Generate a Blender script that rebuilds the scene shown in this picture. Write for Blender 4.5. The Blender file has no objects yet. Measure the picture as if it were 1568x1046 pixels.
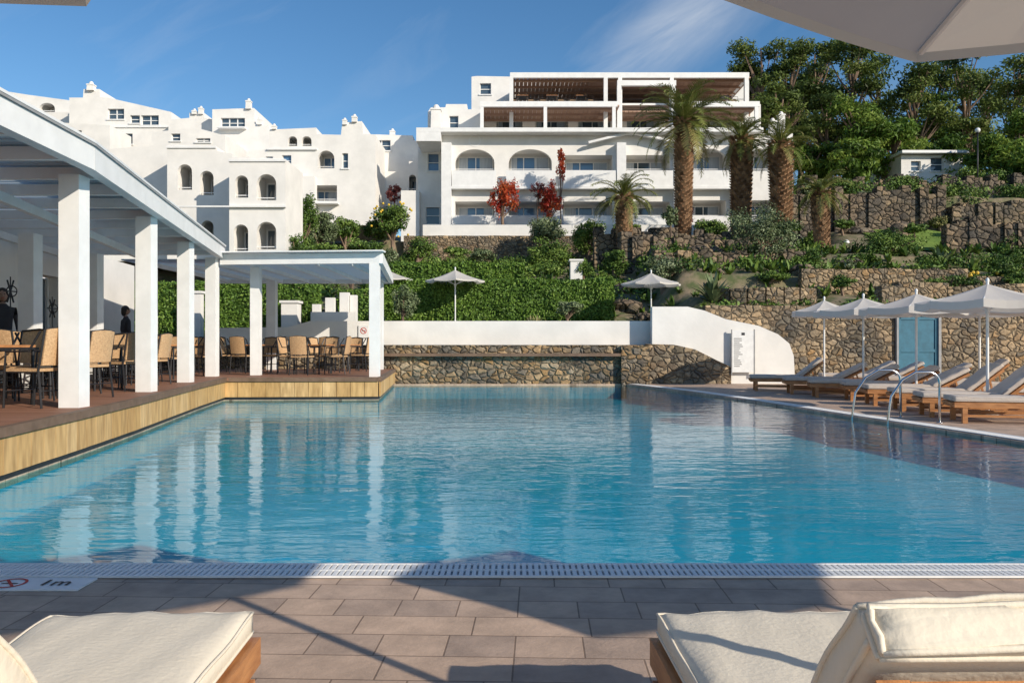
import bpy,bmesh,math,random
import numpy as np
from mathutils import Vector,Matrix
random.seed(7); rng=np.random.default_rng(7)
F=1220.0; EYE=1.25
def X(px,d): return (px-784)/F*d
def Z(py,d): return EYE-(py-527)/F*d
sc=bpy.context.scene
COL=sc.collection
# ------------------------------------------------------------ materials
def nmat(name):
    m=bpy.data.materials.new(name); m.use_nodes=True
    nt=m.node_tree; b=nt.nodes['Principled BSDF']
    return m,nt,b
def N(nt,t,**k):
    n=nt.nodes.new(t)
    for a,v in k.items():
        if a.startswith('i_'): n.inputs[a[2:].replace('_',' ')].default_value=v
        else: setattr(n,a,v)
    return n
def ramp(nt,stops,src):
    r=nt.nodes.new('ShaderNodeValToRGB')
    el=r.color_ramp.elements
    while len(el)<len(stops): el.new(0.5)
    for e,(p,c) in zip(el,stops):
        e.position=p; e.color=(c[0],c[1],c[2],1)
    nt.links.new(src,r.inputs[0]); return r.outputs[0]
def mat(name,c,c2=None,scale=3,rough=.7,bump=0,bscale=None,metal=0,spec=.5,stretch=None,detail=3):
    m,nt,b=nmat(name)
    b.inputs['Roughness'].default_value=rough; b.inputs['Metallic'].default_value=metal
    b.inputs['Specular IOR Level'].default_value=spec
    tc=N(nt,'ShaderNodeTexCoord'); mp=N(nt,'ShaderNodeMapping')
    if stretch: mp.inputs['Scale'].default_value=stretch
    nt.links.new(tc.outputs['Object'],mp.inputs[0])
    n=N(nt,'ShaderNodeTexNoise',i_Scale=scale,i_Detail=detail,i_Roughness=.6)
    nt.links.new(mp.outputs[0],n.inputs[0])
    c2=c2 or tuple(x*.8 for x in c)
    nt.links.new(ramp(nt,[(.35,c2),(.65,c)],n.outputs['Fac']),b.inputs['Base Color'])
    if bump:
        n2=N(nt,'ShaderNodeTexNoise',i_Scale=bscale or scale*6,i_Detail=3)
        nt.links.new(mp.outputs[0],n2.inputs[0])
        bp=N(nt,'ShaderNodeBump',i_Strength=bump,i_Distance=.02)
        nt.links.new(n2.outputs['Fac'],bp.inputs['Height']); nt.links.new(bp.outputs[0],b.inputs['Normal'])
    return m
def shademat(name,cs,rough=.6,trans=0.0,grain=False):
    m,nt,b=nmat(name); b.inputs['Roughness'].default_value=rough
    b.inputs['Specular IOR Level'].default_value=.25
    a=N(nt,'ShaderNodeAttribute',attribute_name='shade')
    st=[(i/(len(cs)-1),c) for i,c in enumerate(cs)]
    col=ramp(nt,st,a.outputs['Fac'])
    if grain:
        tc=N(nt,'ShaderNodeTexCoord'); mp=N(nt,'ShaderNodeMapping'); mp.inputs['Scale'].default_value=grain
        nt.links.new(tc.outputs['Object'],mp.inputs[0])
        n=N(nt,'ShaderNodeTexNoise',i_Scale=4,i_Detail=5); nt.links.new(mp.outputs[0],n.inputs[0])
        mx=N(nt,'ShaderNodeMix',data_type='RGBA',blend_type='MULTIPLY'); mx.inputs[0].default_value=.75
        nt.links.new(col,mx.inputs[6]); nt.links.new(ramp(nt,[(.3,(.5,.45,.4)),(.65,(1,1,1))],n.outputs['Fac']),mx.inputs[7]); col=mx.outputs[2]
    nt.links.new(col,b.inputs['Base Color'])
    if trans:
        t=N(nt,'ShaderNodeBsdfTranslucent'); nt.links.new(col,t.inputs[0])
        mx=N(nt,'ShaderNodeMixShader'); mx.inputs[0].default_value=trans
        nt.links.new(b.outputs[0],mx.inputs[1]); nt.links.new(t.outputs[0],mx.inputs[2])
        nt.links.new(mx.outputs[0],nt.nodes['Material Output'].inputs[0])
    return m
def stonemat(name,cols,mortar,scale=3.2,mw=.05):
    m,nt,b=nmat(name); b.inputs['Roughness'].default_value=.9; b.inputs['Specular IOR Level'].default_value=.2
    tc=N(nt,'ShaderNodeTexCoord'); mp=N(nt,'ShaderNodeMapping'); mp.inputs['Scale'].default_value=(1,1,1.35)
    nt.links.new(tc.outputs['Object'],mp.inputs[0])
    nz=N(nt,'ShaderNodeTexNoise',i_Scale=2.5,i_Detail=2)
    nt.links.new(mp.outputs[0],nz.inputs[0])
    ad=N(nt,'ShaderNodeMix',data_type='RGBA',blend_type='LINEAR_LIGHT'); ad.inputs[0].default_value=.16
    nt.links.new(mp.outputs[0],ad.inputs[6]); nt.links.new(nz.outputs['Color'],ad.inputs[7])
    v=N(nt,'ShaderNodeTexVoronoi',i_Scale=scale); v2=N(nt,'ShaderNodeTexVoronoi',feature='DISTANCE_TO_EDGE',i_Scale=scale)
    for q in (v,v2): nt.links.new(ad.outputs[2],q.inputs['Vector'])
    sp=N(nt,'ShaderNodeSeparateColor'); nt.links.new(v.outputs['Color'],sp.inputs[0])
    col=ramp(nt,[(i/(len(cols)-1),c) for i,c in enumerate(cols)],sp.outputs[0])
    n3=N(nt,'ShaderNodeTexNoise',i_Scale=14,i_Detail=4,i_Roughness=.7); nt.links.new(mp.outputs[0],n3.inputs[0])
    n4=N(nt,'ShaderNodeTexNoise',i_Scale=.7,i_Detail=2); nt.links.new(mp.outputs[0],n4.inputs[0])
    mx=N(nt,'ShaderNodeMix',data_type='RGBA',blend_type='MULTIPLY'); mx.inputs[0].default_value=.8
    nt.links.new(col,mx.inputs[6]); nt.links.new(ramp(nt,[(.3,(.45,.45,.45)),(.65,(1.15,1.15,1.1))],n3.outputs['Fac']),mx.inputs[7])
    e=ramp(nt,[(0,(0,0,0)),(mw,(0,0,0)),(mw*2,(1,1,1))],v2.outputs['Distance'])
    mm=N(nt,'ShaderNodeMix',data_type='RGBA'); nt.links.new(e,mm.inputs[0])
    mm.inputs[6].default_value=(*mortar,1); nt.links.new(mx.outputs[2],mm.inputs[7])
    m3=N(nt,'ShaderNodeMix',data_type='RGBA',blend_type='MULTIPLY'); m3.inputs[0].default_value=1
    nt.links.new(mm.outputs[2],m3.inputs[6]); nt.links.new(ramp(nt,[(.35,(.55,.58,.62)),(.65,(1.2,1.1,.95))],n4.outputs['Fac']),m3.inputs[7])
    nt.links.new(m3.outputs[2],b.inputs['Base Color'])
    h=N(nt,'ShaderNodeMath',operation='MULTIPLY_ADD'); nt.links.new(n3.outputs['Fac'],h.inputs[0]); h.inputs[1].default_value=.4
    e2=ramp(nt,[(0,(0,0,0)),(.22,(1,1,1))],v2.outputs['Distance']); nt.links.new(e2,h.inputs[2])
    bp=N(nt,'ShaderNodeBump',i_Strength=.9,i_Distance=.07); nt.links.new(h.outputs[0],bp.inputs['Height']); nt.links.new(bp.outputs[0],b.inputs['Normal'])
    return m
M={}
M['plaster']=mat('white_plaster',(.80,.78,.745),(.71,.695,.665),1.0,.85,.15,9,spec=.2)
M['paint']=mat('white_paint',(.81,.81,.80),(.74,.74,.73),3,.5,.05,20)
M['stone']=stonemat('rubble_stone',[(.13,.12,.11),(.36,.25,.14),(.20,.185,.17),(.44,.34,.23),(.30,.20,.11),(.38,.33,.27),(.16,.14,.12)],(.17,.145,.11),4.6,.035)
M['stone2']=stonemat('hill_stone',[(.20,.17,.13),(.44,.34,.24),(.27,.23,.18),(.48,.38,.27),(.17,.155,.14),(.38,.26,.15)],(.16,.13,.095),4.4,.03)
M['drystone']=stonemat('dark_dry_stone',[(.12,.105,.09),(.27,.21,.16),(.17,.15,.13),(.36,.28,.20),(.11,.10,.09)],(.025,.023,.02),2.5,.03)
M['deckwood']=shademat('terrace_deck_boards',[(.21,.10,.06),(.31,.155,.10),(.26,.13,.08)],.6)
M['teak']=shademat('timber_cladding',[(.50,.30,.12),(.64,.42,.19),(.54,.33,.13),(.70,.48,.24)],.6,grain=(3,3,.6))
M['lwood']=mat('lounger_timber',(.52,.24,.09),(.34,.14,.05),5,.45,.1,30,stretch=(6,1,6))
M['brownwood']=shademat('pergola_slats_brown',[(.28,.17,.12),(.40,.26,.19),(.32,.20,.14)],.7)
M['trim']=mat('dark_deck_trim',(.19,.12,.08),(.13,.08,.05),5,.6)
M['metal']=mat('dark_metal',(.05,.05,.055),None,5,.45,metal=.6)
M['steel']=mat('stainless_steel',(.65,.65,.66),(.55,.55,.56),5,.18,metal=1)
M['rattan']=mat('rattan_weave',(.60,.39,.21),(.44,.27,.14),45,.6,.4,60)
M['cream']=mat('cream_cushion_fabric',(.78,.71,.59),(.74,.67,.55),3,.9,.12,60,spec=.1)
M['greige']=mat('greige_cushion_fabric',(.60,.53,.47),(.54,.47,.41),6,.9,.2,50,spec=.1)
M['white']=mat('white_plastic',(.8,.8,.79),(.72,.72,.71),8,.5)
M['slot']=mat('grate_slot',(.34,.34,.34),None,8,.6)
M['ink']=mat('dark_print',(.03,.03,.035),None,8,.7)
M['red']=mat('red_print',(.6,.04,.03),None,8,.7)
M['greenf']=mat('green_window_frame',(.05,.25,.20),None,8,.6)
M['blueshut']=mat('blue_gate_paint',(.035,.16,.24),(.025,.12,.18),5,.6)
M['curtain']=mat('curtain_fabric',(.5,.55,.6),(.36,.41,.47),9,.9,stretch=(4,4,.1))
M['bark']=mat('bark',(.28,.19,.13),(.13,.09,.065),6,.95,.8,12,stretch=(1,1,.3))
M['palmbark']=shademat('palm_bark',[(.12,.07,.04),(.30,.18,.10),(.44,.28,.17)],.95)
M['skin']=mat('skin',(.42,.26,.19),None,5,.6); M['hair']=mat('hair',(.02,.014,.01),None,30,.5)
M['shirt']=mat('dark_shirt',(.05,.05,.06),None,8,.9); M['pants']=mat('dark_trousers',(.04,.04,.05),None,8,.9)
M['leaf']=shademat('leaf_green',[(.025,.055,.012),(.07,.13,.022),(.12,.195,.035),(.19,.27,.055)],.55)
M['hedge']=shademat('hedge_green',[(.035,.075,.015),(.08,.155,.025),(.13,.225,.035),(.19,.28,.05)],.55)
M['pine']=shademat('pine_needles',[(.03,.052,.014),(.075,.115,.024),(.13,.18,.035),(.20,.235,.06)],.6,.2)
M['broad']=shademat('broadleaf',[(.035,.072,.012),(.09,.165,.022),(.15,.24,.035),(.22,.29,.05)],.55,.25)
M['olive']=shademat('olive_leaf',[(.06,.085,.04),(.12,.16,.07),(.19,.24,.12),(.26,.30,.18)],.55)
M['redleaf']=shademat('red_creeper_leaf',[(.22,.02,.015),(.46,.05,.03),(.55,.12,.04),(.30,.11,.03)],.5,.3)
M['purple']=shademat('purple_leaf',[(.06,.02,.02),(.13,.035,.04),(.20,.06,.05)],.5,.3)
M['palm']=shademat('palm_leaf',[(.045,.075,.015),(.12,.16,.035),(.20,.23,.06),(.30,.26,.10)],.45,.2)
M['dry']=shademat('dry_grass',[(.12,.14,.04),(.25,.24,.10),(.34,.29,.15)],.8)
M['lawn']=mat('lawn_grass',(.19,.28,.04),(.11,.19,.025),1.5,.9,.6,40)
M['fruit']=mat('fruit',(.75,.5,.05),None,8,.6)
M['soil']=mat('hillside_soil',(.26,.20,.13),(.09,.11,.04),2.2,.95,.9,8)
def glassmat(name,c):
    m,nt,b=nmat(name); b.inputs['Base Color'].default_value=(*c,1); b.inputs['Roughness'].default_value=.05; b.inputs['Specular IOR Level'].default_value=.9
    return m
M['glass']=glassmat('window_glass',(.06,.09,.12))
M['bglass']=glassmat('blue_tinted_glass',(.09,.18,.31))
def fabric(name,c,t=.35):
    m,nt,b=nmat(name); b.inputs['Base Color'].default_value=(*c,1); b.inputs['Roughness'].default_value=.9; b.inputs['Specular IOR Level'].default_value=.1
    tr=N(nt,'ShaderNodeBsdfTranslucent'); tr.inputs[0].default_value=(*c,1); mx=N(nt,'ShaderNodeMixShader'); mx.inputs[0].default_value=t
    tc=N(nt,'ShaderNodeTexCoord'); n=N(nt,'ShaderNodeTexNoise',i_Scale=180,i_Detail=1); nt.links.new(tc.outputs['Object'],n.inputs[0])
    bp=N(nt,'ShaderNodeBump',i_Strength=.2,i_Distance=.003); nt.links.new(n.outputs['Fac'],bp.inputs['Height']); nt.links.new(bp.outputs[0],b.inputs['Normal'])
    nt.links.new(b.outputs[0],mx.inputs[1]); nt.links.new(tr.outputs[0],mx.inputs[2]); nt.links.new(mx.outputs[0],nt.nodes['Material Output'].inputs[0])
    return m
M['canvas']=fabric('umbrella_canvas',(.68,.60,.50),.42)
M['canvasw']=fabric('pale_umbrella_canvas',(.76,.72,.67),.35)
M['poly']=fabric('translucent_roof_sheet',(.66,.74,.80),.45)
def pavermat():
    m,nt,b=nmat('stone_pavers'); b.inputs['Roughness'].default_value=.75; b.inputs['Specular IOR Level'].default_value=.3
    tc=N(nt,'ShaderNodeTexCoord'); mp=N(nt,'ShaderNodeMapping'); mp.inputs['Rotation'].default_value=(0,0,math.radians(2)); mp.inputs['Location'].default_value=(.1,.07,0)
    nt.links.new(tc.outputs['Object'],mp.inputs[0])
    br=N(nt,'ShaderNodeTexBrick',offset=.37,squash=.55,squash_frequency=2,offset_frequency=3,i_Scale=1,i_Mortar_Size=.004,i_Mortar_Smooth=.3,i_Bias=0,i_Brick_Width=.50,i_Row_Height=.225)
    br.inputs['Color1'].default_value=(.60,.44,.33,1); br.inputs['Color2'].default_value=(.43,.325,.26,1); br.inputs['Mortar'].default_value=(.25,.18,.135,1)
    nt.links.new(mp.outputs[0],br.inputs[0])
    n=N(nt,'ShaderNodeTexNoise',i_Scale=5,i_Detail=5,i_Roughness=.65); nt.links.new(tc.outputs['Object'],n.inputs[0])
    mx=N(nt,'ShaderNodeMix',data_type='RGBA',blend_type='MULTIPLY'); mx.inputs[0].default_value=.8
    nt.links.new(br.outputs[0],mx.inputs[6]); nt.links.new(ramp(nt,[(.3,(.66,.65,.64)),(.7,(1.15,1.12,1.08))],n.outputs['Fac']),mx.inputs[7])
    nt.links.new(mx.outputs[2],b.inputs['Base Color'])
    n2=N(nt,'ShaderNodeTexNoise',i_Scale=60,i_Detail=3); nt.links.new(tc.outputs['Object'],n2.inputs[0])
    h=N(nt,'ShaderNodeMath',operation='MULTIPLY_ADD'); nt.links.new(br.outputs['Fac'],h.inputs[0]); h.inputs[1].default_value=-1
    nt.links.new(n2.outputs['Fac'],h.inputs[2])
    bp=N(nt,'ShaderNodeBump',i_Strength=.5,i_Distance=.004); nt.links.new(h.outputs[0],bp.inputs['Height']); nt.links.new(bp.outputs[0],b.inputs['Normal'])
    return m
M['paver']=pavermat()
def watermat():
    m,nt,b=nmat('pool_water_surface'); nt.nodes.remove(b)
    tc=N(nt,'ShaderNodeTexCoord'); mp=N(nt,'ShaderNodeMapping'); mp.inputs['Scale'].default_value=(.6,1.6,1)
    nt.links.new(tc.outputs['Object'],mp.inputs[0])
    a=N(nt,'ShaderNodeTexNoise',i_Scale=2.3,i_Detail=2,i_Roughness=.45,i_Distortion=.4); c=N(nt,'ShaderNodeTexNoise',i_Scale=9,i_Detail=2)
    for q in (a,c): nt.links.new(mp.outputs[0],q.inputs[0])
    h=N(nt,'ShaderNodeMath',operation='MULTIPLY_ADD'); nt.links.new(c.outputs['Fac'],h.inputs[0]); h.inputs[1].default_value=.28; nt.links.new(a.outputs['Fac'],h.inputs[2])
    bp=N(nt,'ShaderNodeBump',i_Strength=1,i_Distance=.010); nt.links.new(h.outputs[0],bp.inputs['Height'])
    g=N(nt,'ShaderNodeNewGeometry')
    dt=N(nt,'ShaderNodeVectorMath',operation='DOT_PRODUCT'); nt.links.new(bp.outputs[0],dt.inputs[0]); nt.links.new(g.outputs['Incoming'],dt.inputs[1])
    def mt(op,x,y):
        q=N(nt,'ShaderNodeMath',operation=op)
        for i,s in enumerate((x,y)):
            if s is None: continue
            if hasattr(s,'links'): nt.links.new(s,q.inputs[i])
            else: q.inputs[i].default_value=s
        return q.outputs[0]
    cs=mt('MINIMUM',mt('ABSOLUTE',dt.outputs['Value'],None),1.0)
    fr=mt('ADD',mt('MULTIPLY',mt('POWER',mt('SUBTRACT',1.0,cs),5),.97),.02)
    tr=N(nt,'ShaderNodeBsdfTransparent'); tr.inputs[0].default_value=(.58,.93,.97,1)
    gl=N(nt,'ShaderNodeBsdfGlossy',i_Roughness=.012); nt.links.new(bp.outputs[0],gl.inputs['Normal'])
    mx=N(nt,'ShaderNodeMixShader'); nt.links.new(fr,mx.inputs[0]); nt.links.new(tr.outputs[0],mx.inputs[1]); nt.links.new(gl.outputs[0],mx.inputs[2])
    nt.links.new(mx.outputs[0],nt.nodes['Material Output'].inputs[0]); return m
M['water']=watermat()
M['basin']=mat('blue_pool_tiles',(.035,.50,.66),(.02,.41,.57),.5,.6)
# ------------------------------------------------------------ mesh builder
class MB:
    def __init__(s): s.V=[];s.L=[];s.T=[];s.Mi=[];s.S=[];s.n=0
    def add(s,v,f,mat=0,shade=.5):
        v=np.asarray(v,float).reshape(-1,3)
        l=np.fromiter((i for q in f for i in q),int)
        t=np.array([len(q) for q in f])
        s.V.append(v);s.L.append(l+s.n);s.T.append(t);s.Mi.append(np.full(len(t),mat));s.S.append(np.full(len(t),shade) if np.isscalar(shade) else np.asarray(shade));s.n+=len(v)
    def quads(s,v,mat,shade):
        k=len(v)//4
        s.V.append(v);s.L.append(np.arange(k*4)+s.n);s.T.append(np.full(k,4));s.Mi.append(np.full(k,mat));s.S.append(shade);s.n+=len(v)
    def box(s,x0,x1,y0,y1,z0,z1,mat=0,shade=.5,mtx=None):
        v=[(x,y,z) for z in (z0,z1) for x,y in ((x0,y0),(x1,y0),(x1,y1),(x0,y1))]
        if mtx is not None: v=[tuple(mtx@Vector(q)) for q in v]
        s.add(v,[(3,2,1,0),(4,5,6,7),(0,1,5,4),(1,2,6,5),(2,3,7,6),(3,0,4,7)],mat,shade)
    def beam(s,a,b,w,h,mat=0,shade=.5):
        a=Vector(a);b=Vector(b);d=b-a;L=d.length;d.normalize()
        up=Vector((0,0,1)) if abs(d.z)<.95 else Vector((0,1,0))
        sd=d.cross(up).normalized();u2=sd.cross(d)
        m=Matrix(((sd.x,d.x,u2.x,a.x),(sd.y,d.y,u2.y,a.y),(sd.z,d.z,u2.z,a.z),(0,0,0,1)))
        s.box(-w/2,w/2,0,L,-h/2,h/2,mat,shade,m)
    def tube(s,path,rad,n=8,mat=0,shade=.5):
        P=[Vector(p) for p in path]
        if np.isscalar(rad): rad=[rad]*len(P)
        vs=[];pu=None
        for i,p in enumerate(P):
            d=(P[min(i+1,len(P)-1)]-P[max(i-1,0)]).normalized()
            if pu is None: pu=Vector((1,0,0)) if abs(d.x)<.9 else Vector((0,1,0))
            u=(pu-d*pu.dot(d)).normalized();pu=u;w=d.cross(u)
            for k in range(n):
                t=2*math.pi*k/n; vs.append(tuple(p+(u*math.cos(t)+w*math.sin(t))*rad[i]))
        f=[(i*n+k,i*n+(k+1)%n,(i+1)*n+(k+1)%n,(i+1)*n+k) for i in range(len(P)-1) for k in range(n)]
        f.append(tuple(range(n))[::-1]); f.append(tuple((len(P)-1)*n+k for k in range(n)))
        s.add(vs,f,mat,shade)
    def ball(s,c,r,mat=0,shade=.5,n=10):
        vs=[];f=[]
        for i in range(n+1):
            a=math.pi*i/n
            for k in range(n*2):
                t=math.pi*k/n; vs.append((c[0]+r[0]*math.sin(a)*math.cos(t),c[1]+r[1]*math.sin(a)*math.sin(t),c[2]+r[2]*math.cos(a)))
        for i in range(n):
            for k in range(n*2): f.append((i*2*n+k,(i+1)*2*n+k,(i+1)*2*n+(k+1)%(2*n),i*2*n+(k+1)%(2*n)))
        s.add(vs,f,mat,shade)
    def mesh(s,name,mats,smooth=False):
        me=bpy.data.meshes.new(name)
        V=np.concatenate(s.V);L=np.concatenate(s.L);T=np.concatenate(s.T)
        me.vertices.add(len(V));me.vertices.foreach_set('co',V.ravel())
        me.loops.add(len(L));me.loops.foreach_set('vertex_index',L.astype(np.int32))
        me.polygons.add(len(T));st=np.concatenate([[0],np.cumsum(T)[:-1]]).astype(np.int32)
        me.polygons.foreach_set('loop_start',st)
        me.polygons.foreach_set('material_index',np.concatenate(s.Mi).astype(np.int32))
        at=me.attributes.new('shade','FLOAT','FACE');at.data.foreach_set('value',np.concatenate(s.S).astype(np.float32))
        me.polygons.foreach_set('use_smooth',np.full(len(T),smooth))
        for m in mats: me.materials.append(M[m])
        me.update(calc_edges=True);me.validate()
        return me
    def obj(s,name,mats,parent=None,smooth=False,loc=(0,0,0),rot=0):
        o=bpy.data.objects.new(name,s.mesh(name,mats,smooth));COL.objects.link(o)
        o.location=loc;o.rotation_euler=(0,0,rot)
        if parent: o.parent=parent
        return o
def empty(name,loc=(0,0,0)):
    o=bpy.data.objects.new(name,None);COL.objects.link(o);o.location=loc;o.empty_display_size=.2;return o
def inst(name,me,loc,rot=0,scale=1):
    o=bpy.data.objects.new(name,me);COL.objects.link(o);o.location=loc;o.rotation_euler=(0,0,rot);o.scale=(scale,)*3;return o
def fill2d(outer,holes,th):
    cu=bpy.data.curves.new('t','CURVE');cu.dimensions='2D';cu.fill_mode='BOTH';cu.extrude=th/2
    for P in [outer]+list(holes):
        s=cu.splines.new('POLY');s.points.add(len(P)-1)
        for p,q in zip(s.points,P): p.co=(q[0],q[1],0,1)
        s.use_cyclic_u=True
    o=bpy.data.objects.new('t',cu);COL.objects.link(o);dg=bpy.context.evaluated_depsgraph_get();dg.update()
    me=bpy.data.meshes.new_from_object(o.evaluated_get(dg))
    v=[tuple(q.co) for q in me.vertices];f=[tuple(p.vertices) for p in me.polygons]
    bpy.data.objects.remove(o);bpy.data.meshes.remove(me);bpy.data.curves.remove(cu)
    return v,f
def slabpoly(mb,outer,holes,z0,z1,mat=0):
    v,f=fill2d(outer,holes,z1-z0);mb.add([(a,b,c+(z0+z1)/2) for a,b,c in v],f,mat)
def wallpoly(mb,outer,holes,y0,y1,mat=0):
    v,f=fill2d(outer,holes,y1-y0);mb.add([(a,(y0+y1)/2-c,b) for a,b,c in v],f,mat)
# ------------------------------------------------------------ terrain
def sstep(a,b,x):
    t=np.clip((x-a)/(b-a),0,1);return t*t*(3-2*t)
def hterr(x,y):
    x=np.asarray(x,float);y=np.asarray(y,float)
    c=np.interp(y,[25.0,25.4,28,29.5,33,36,40,45.9,46.2,70,120,400],[-.4,1.2,1.7,2.0,3.4,4.2,5,5.9,7.3,8.0,14,16])
    r=np.interp(y,[24.75,24.95,26,28.5,30,30.2,34,34.3,38,43.6,43.9,50,60,80,400],[-.4,2.2,2.4,2.8,3.2,3.85,4.6,5.0,5.7,7.5,9.3,10.5,12.3,17,17])
    l=np.interp(y,[25.0,25.6,30,36,45,60,80,400],[-.4,1.2,2.1,3.2,5.5,9,12,16])
    wl=sstep(-7,-10,x);q=sstep(39,42.5,y);wr=sstep(5.2,6.6,x)*(1-q)+sstep(15.6,17.4,x)*q
    h=c*(1-wl)*(1-wr)+l*wl+r*wr
    h=h+np.where((y>26),.12*np.sin(x*1.7+y)*np.sin(y*1.3-x*.6),0)
    h=np.where(y<24.7,-.4,h)
    h=np.where((y<24.4)&(y>3.6)&(x>-7.2)&(x<7.6),-2.6,h)
    return h
def H(x,y): return float(hterr(x,y))
def terrain():
    xs=np.concatenate([np.linspace(-600,-60,12),np.linspace(-58,58,233),np.linspace(60,600,12)])
    ys=np.concatenate([np.linspace(-600,-10,10),np.linspace(-8,22,26),np.linspace(22.5,52,148),np.linspace(53,90,38),np.linspace(100,900,14)])
    A,B=np.meshgrid(xs,ys);Zz=hterr(A,B)
    V=np.stack([A,B,Zz],-1).reshape(-1,3);nx=len(xs)
    f=[(j*nx+i,j*nx+i+1,(j+1)*nx+i+1,(j+1)*nx+i) for j in range(len(ys)-1) for i in range(nx-1)]
    mb=MB();mb.add(V,f);mb.obj('ground',['soil'],smooth=True)
terrain()
# ------------------------------------------------------------ pool, deck
right=[(7.05,4.41),(6.8,6.5),(6.5,8.8),(6.15,11),(5.8,12.9),(5.45,15.1),(5.1,17.3),(4.55,20.3),(3.75,23.1),(3.4,24.18)]
left=[(-3.6,24.18),(-3.0,17.9),(-6.4,17.7),(-5.95,15),(-5.17,10.8),(-4.85,8.8),(-4.62,7.16),(-4.42,5.5),(-4.35,4.41)]
pool=right+left
PD=-.40
mb=MB();slabpoly(mb,[(-40,-14),(40,-14),(40,24.5),(-40,24.5)],[pool],-.06,.04);mb.obj('pool_deck_paving',['paver'])
mb=MB();n=len(pool)
v=[(x,y,-.06) for x,y in pool]+[(x,y,PD) for x,y in pool]
mb.add(v,[(i,(i+1)%n,n+(i+1)%n,n+i) for i in range(n)])
vv,ff=fill2d(pool,[],.1);mb.add([(a,b,c+PD-.04) for a,b,c in vv],ff)
mb.obj('pool_basin',['basin'])
mb=MB();vv,ff=fill2d(pool,[],0);mb.add([(a,b,.0) for a,b,c in vv],ff);mb.obj('pool_water',['water'])
def off(P,i,o):
    a=Vector(P[max(i-1,0)]);b=Vector(P[min(i+1,len(P)-1)]);d=(b-a).normalized();return Vector(P[i])+Vector((d.y,-d.x))*o
mb=MB()
mb.box(-4.5,7.35,4.11,4.35,.044,.046,1)
x=-4.5
while x<7.34:
    mb.box(x,x+.021,4.125,4.335,.046,.054,0);x+=.033
mb.box(-4.5,7.35,4.335,4.352,.046,.056,0);mb.box(-4.5,7.35,4.108,4.125,.046,.056,0);mb.box(-4.5,7.35,4.222,4.238,.046,.0555,0)
ins=[off(right,i,.06) for i in range(len(right))];ou=[off(right,i,.32) for i in range(len(right))]
for i in range(len(right)-1):
    a,b,c,d=ins[i],ou[i],ou[i+1],ins[i+1]
    if i==0:
        a=Vector((a.x,4.36));b=Vector((b.x,4.36))
    mb.add([(q.x,q.y,.045) for q in (a,b,c,d)],[(0,1,2,3)],1)
    L=(d-a).length;k=int(L/.036)
    for j in range(k):
        t=j/k;p=a.lerp(d,t);q=b.lerp(c,t);mb.beam((p.x,p.y,.05),(q.x,q.y,.05),.025,.008)
    mb.beam((a.x,a.y,.051),(d.x,d.y,.051),.02,.012);mb.beam((b.x,b.y,.051),(c.x,c.y,.051),.02,.012)
mb.obj('overflow_grate',['white','slot'])
def textmesh(body,size,parent,mtx,mat):
    cu=bpy.data.curves.new('tx','FONT');cu.body=body;cu.size=size;cu.align_x='CENTER';cu.align_y='CENTER';cu.extrude=.0008
    o=bpy.data.objects.new('tx',cu);COL.objects.link(o);dg=bpy.context.evaluated_depsgraph_get();dg.update()
    me=bpy.data.meshes.new_from_object(o.evaluated_get(dg));bpy.data.objects.remove(o)
    me.materials.clear();me.materials.append(M[mat]);o=bpy.data.objects.new('lettering',me);COL.objects.link(o);o.parent=parent;o.matrix_local=mtx
def ring(mb,c,r,w,zup,mat,vertical=False,n=28):
    v=[];
    for k in range(n):
        t=2*math.pi*k/n
        for q in (r,r-w):
            a,b=q*math.cos(t),q*math.sin(t)
            v.append((c[0]+a,c[1],c[2]+b) if vertical else (c[0]+a,c[1]+b,c[2]))
    f=[(2*k,2*((k+1)%n),2*((k+1)%n)+1,2*k+1) for k in range(n)]
    mb.add(v,f,mat)
mb=MB();mb.box(-2.95,-2.13,3.90,4.095,.042,.05,0)
ring(mb,(-2.52,4.0,.0525),.08,.014,0,1);mb.add([(-2.57,4.05,.053),(-2.56,4.06,.053),(-2.47,3.95,.053),(-2.48,3.94,.053)],[(0,1,2,3)],1)
mb.box(-2.56,-2.48,3.99,4.005,.051,.0515,2)
o=mb.obj('no_diving_tile',['white','red','ink']);textmesh('1m',.13,o,Matrix.Translation((-2.29,4.0,.054)),'ink')
# ------------------------------------------------------------ terrace
def edge(y):
    return float(np.interp(y,[4.41,5.5,7.16,8.8,10.8,15,17.7],[-4.35,-4.42,-4.62,-4.85,-5.17,-5.95,-6.4]))
terr=[(-4.2,1.5),(-4.35,4.41),(-4.42,5.5),(-4.62,7.16),(-4.85,8.8),(-5.17,10.8),(-5.95,15),(-6.4,17.7),(-3.0,17.9),(-3.6,24.15)]
root=empty('dining_terrace')
mb=MB();slabpoly(mb,terr+[(-14,24.15),(-14,1.5)],[],.36,.44);mb.obj('deck_base',['trim'],root)
mb=MB();y=1.5
def xr(y):
    if y<17.7: return edge(max(y,4.41)) if y>4.41 else -4.35
    if y<17.9: return -6.4+(y-17.7)/.2*3.4
    return -3.0-(y-17.9)/6.25*.6
while y<24.1:
    a=xr(y+.002)+.02;b=xr(y+.13)+.02
    mb.add([(-14,y,.5),(a,y,.5),(b,y+.132,.5),(-14,y+.132,.5),(-14,y,.442),(a,y,.442),(b,y+.132,.442),(-14,y+.132,.442)],[(0,1,2,3),(4,5,1,0),(5,6,2,1),(6,7,3,2)],0,random.random())
    y+=.14
mb.obj('deck_boards',['deckwood'],root)
mb=MB();mt=MB();mk=MB()
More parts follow.
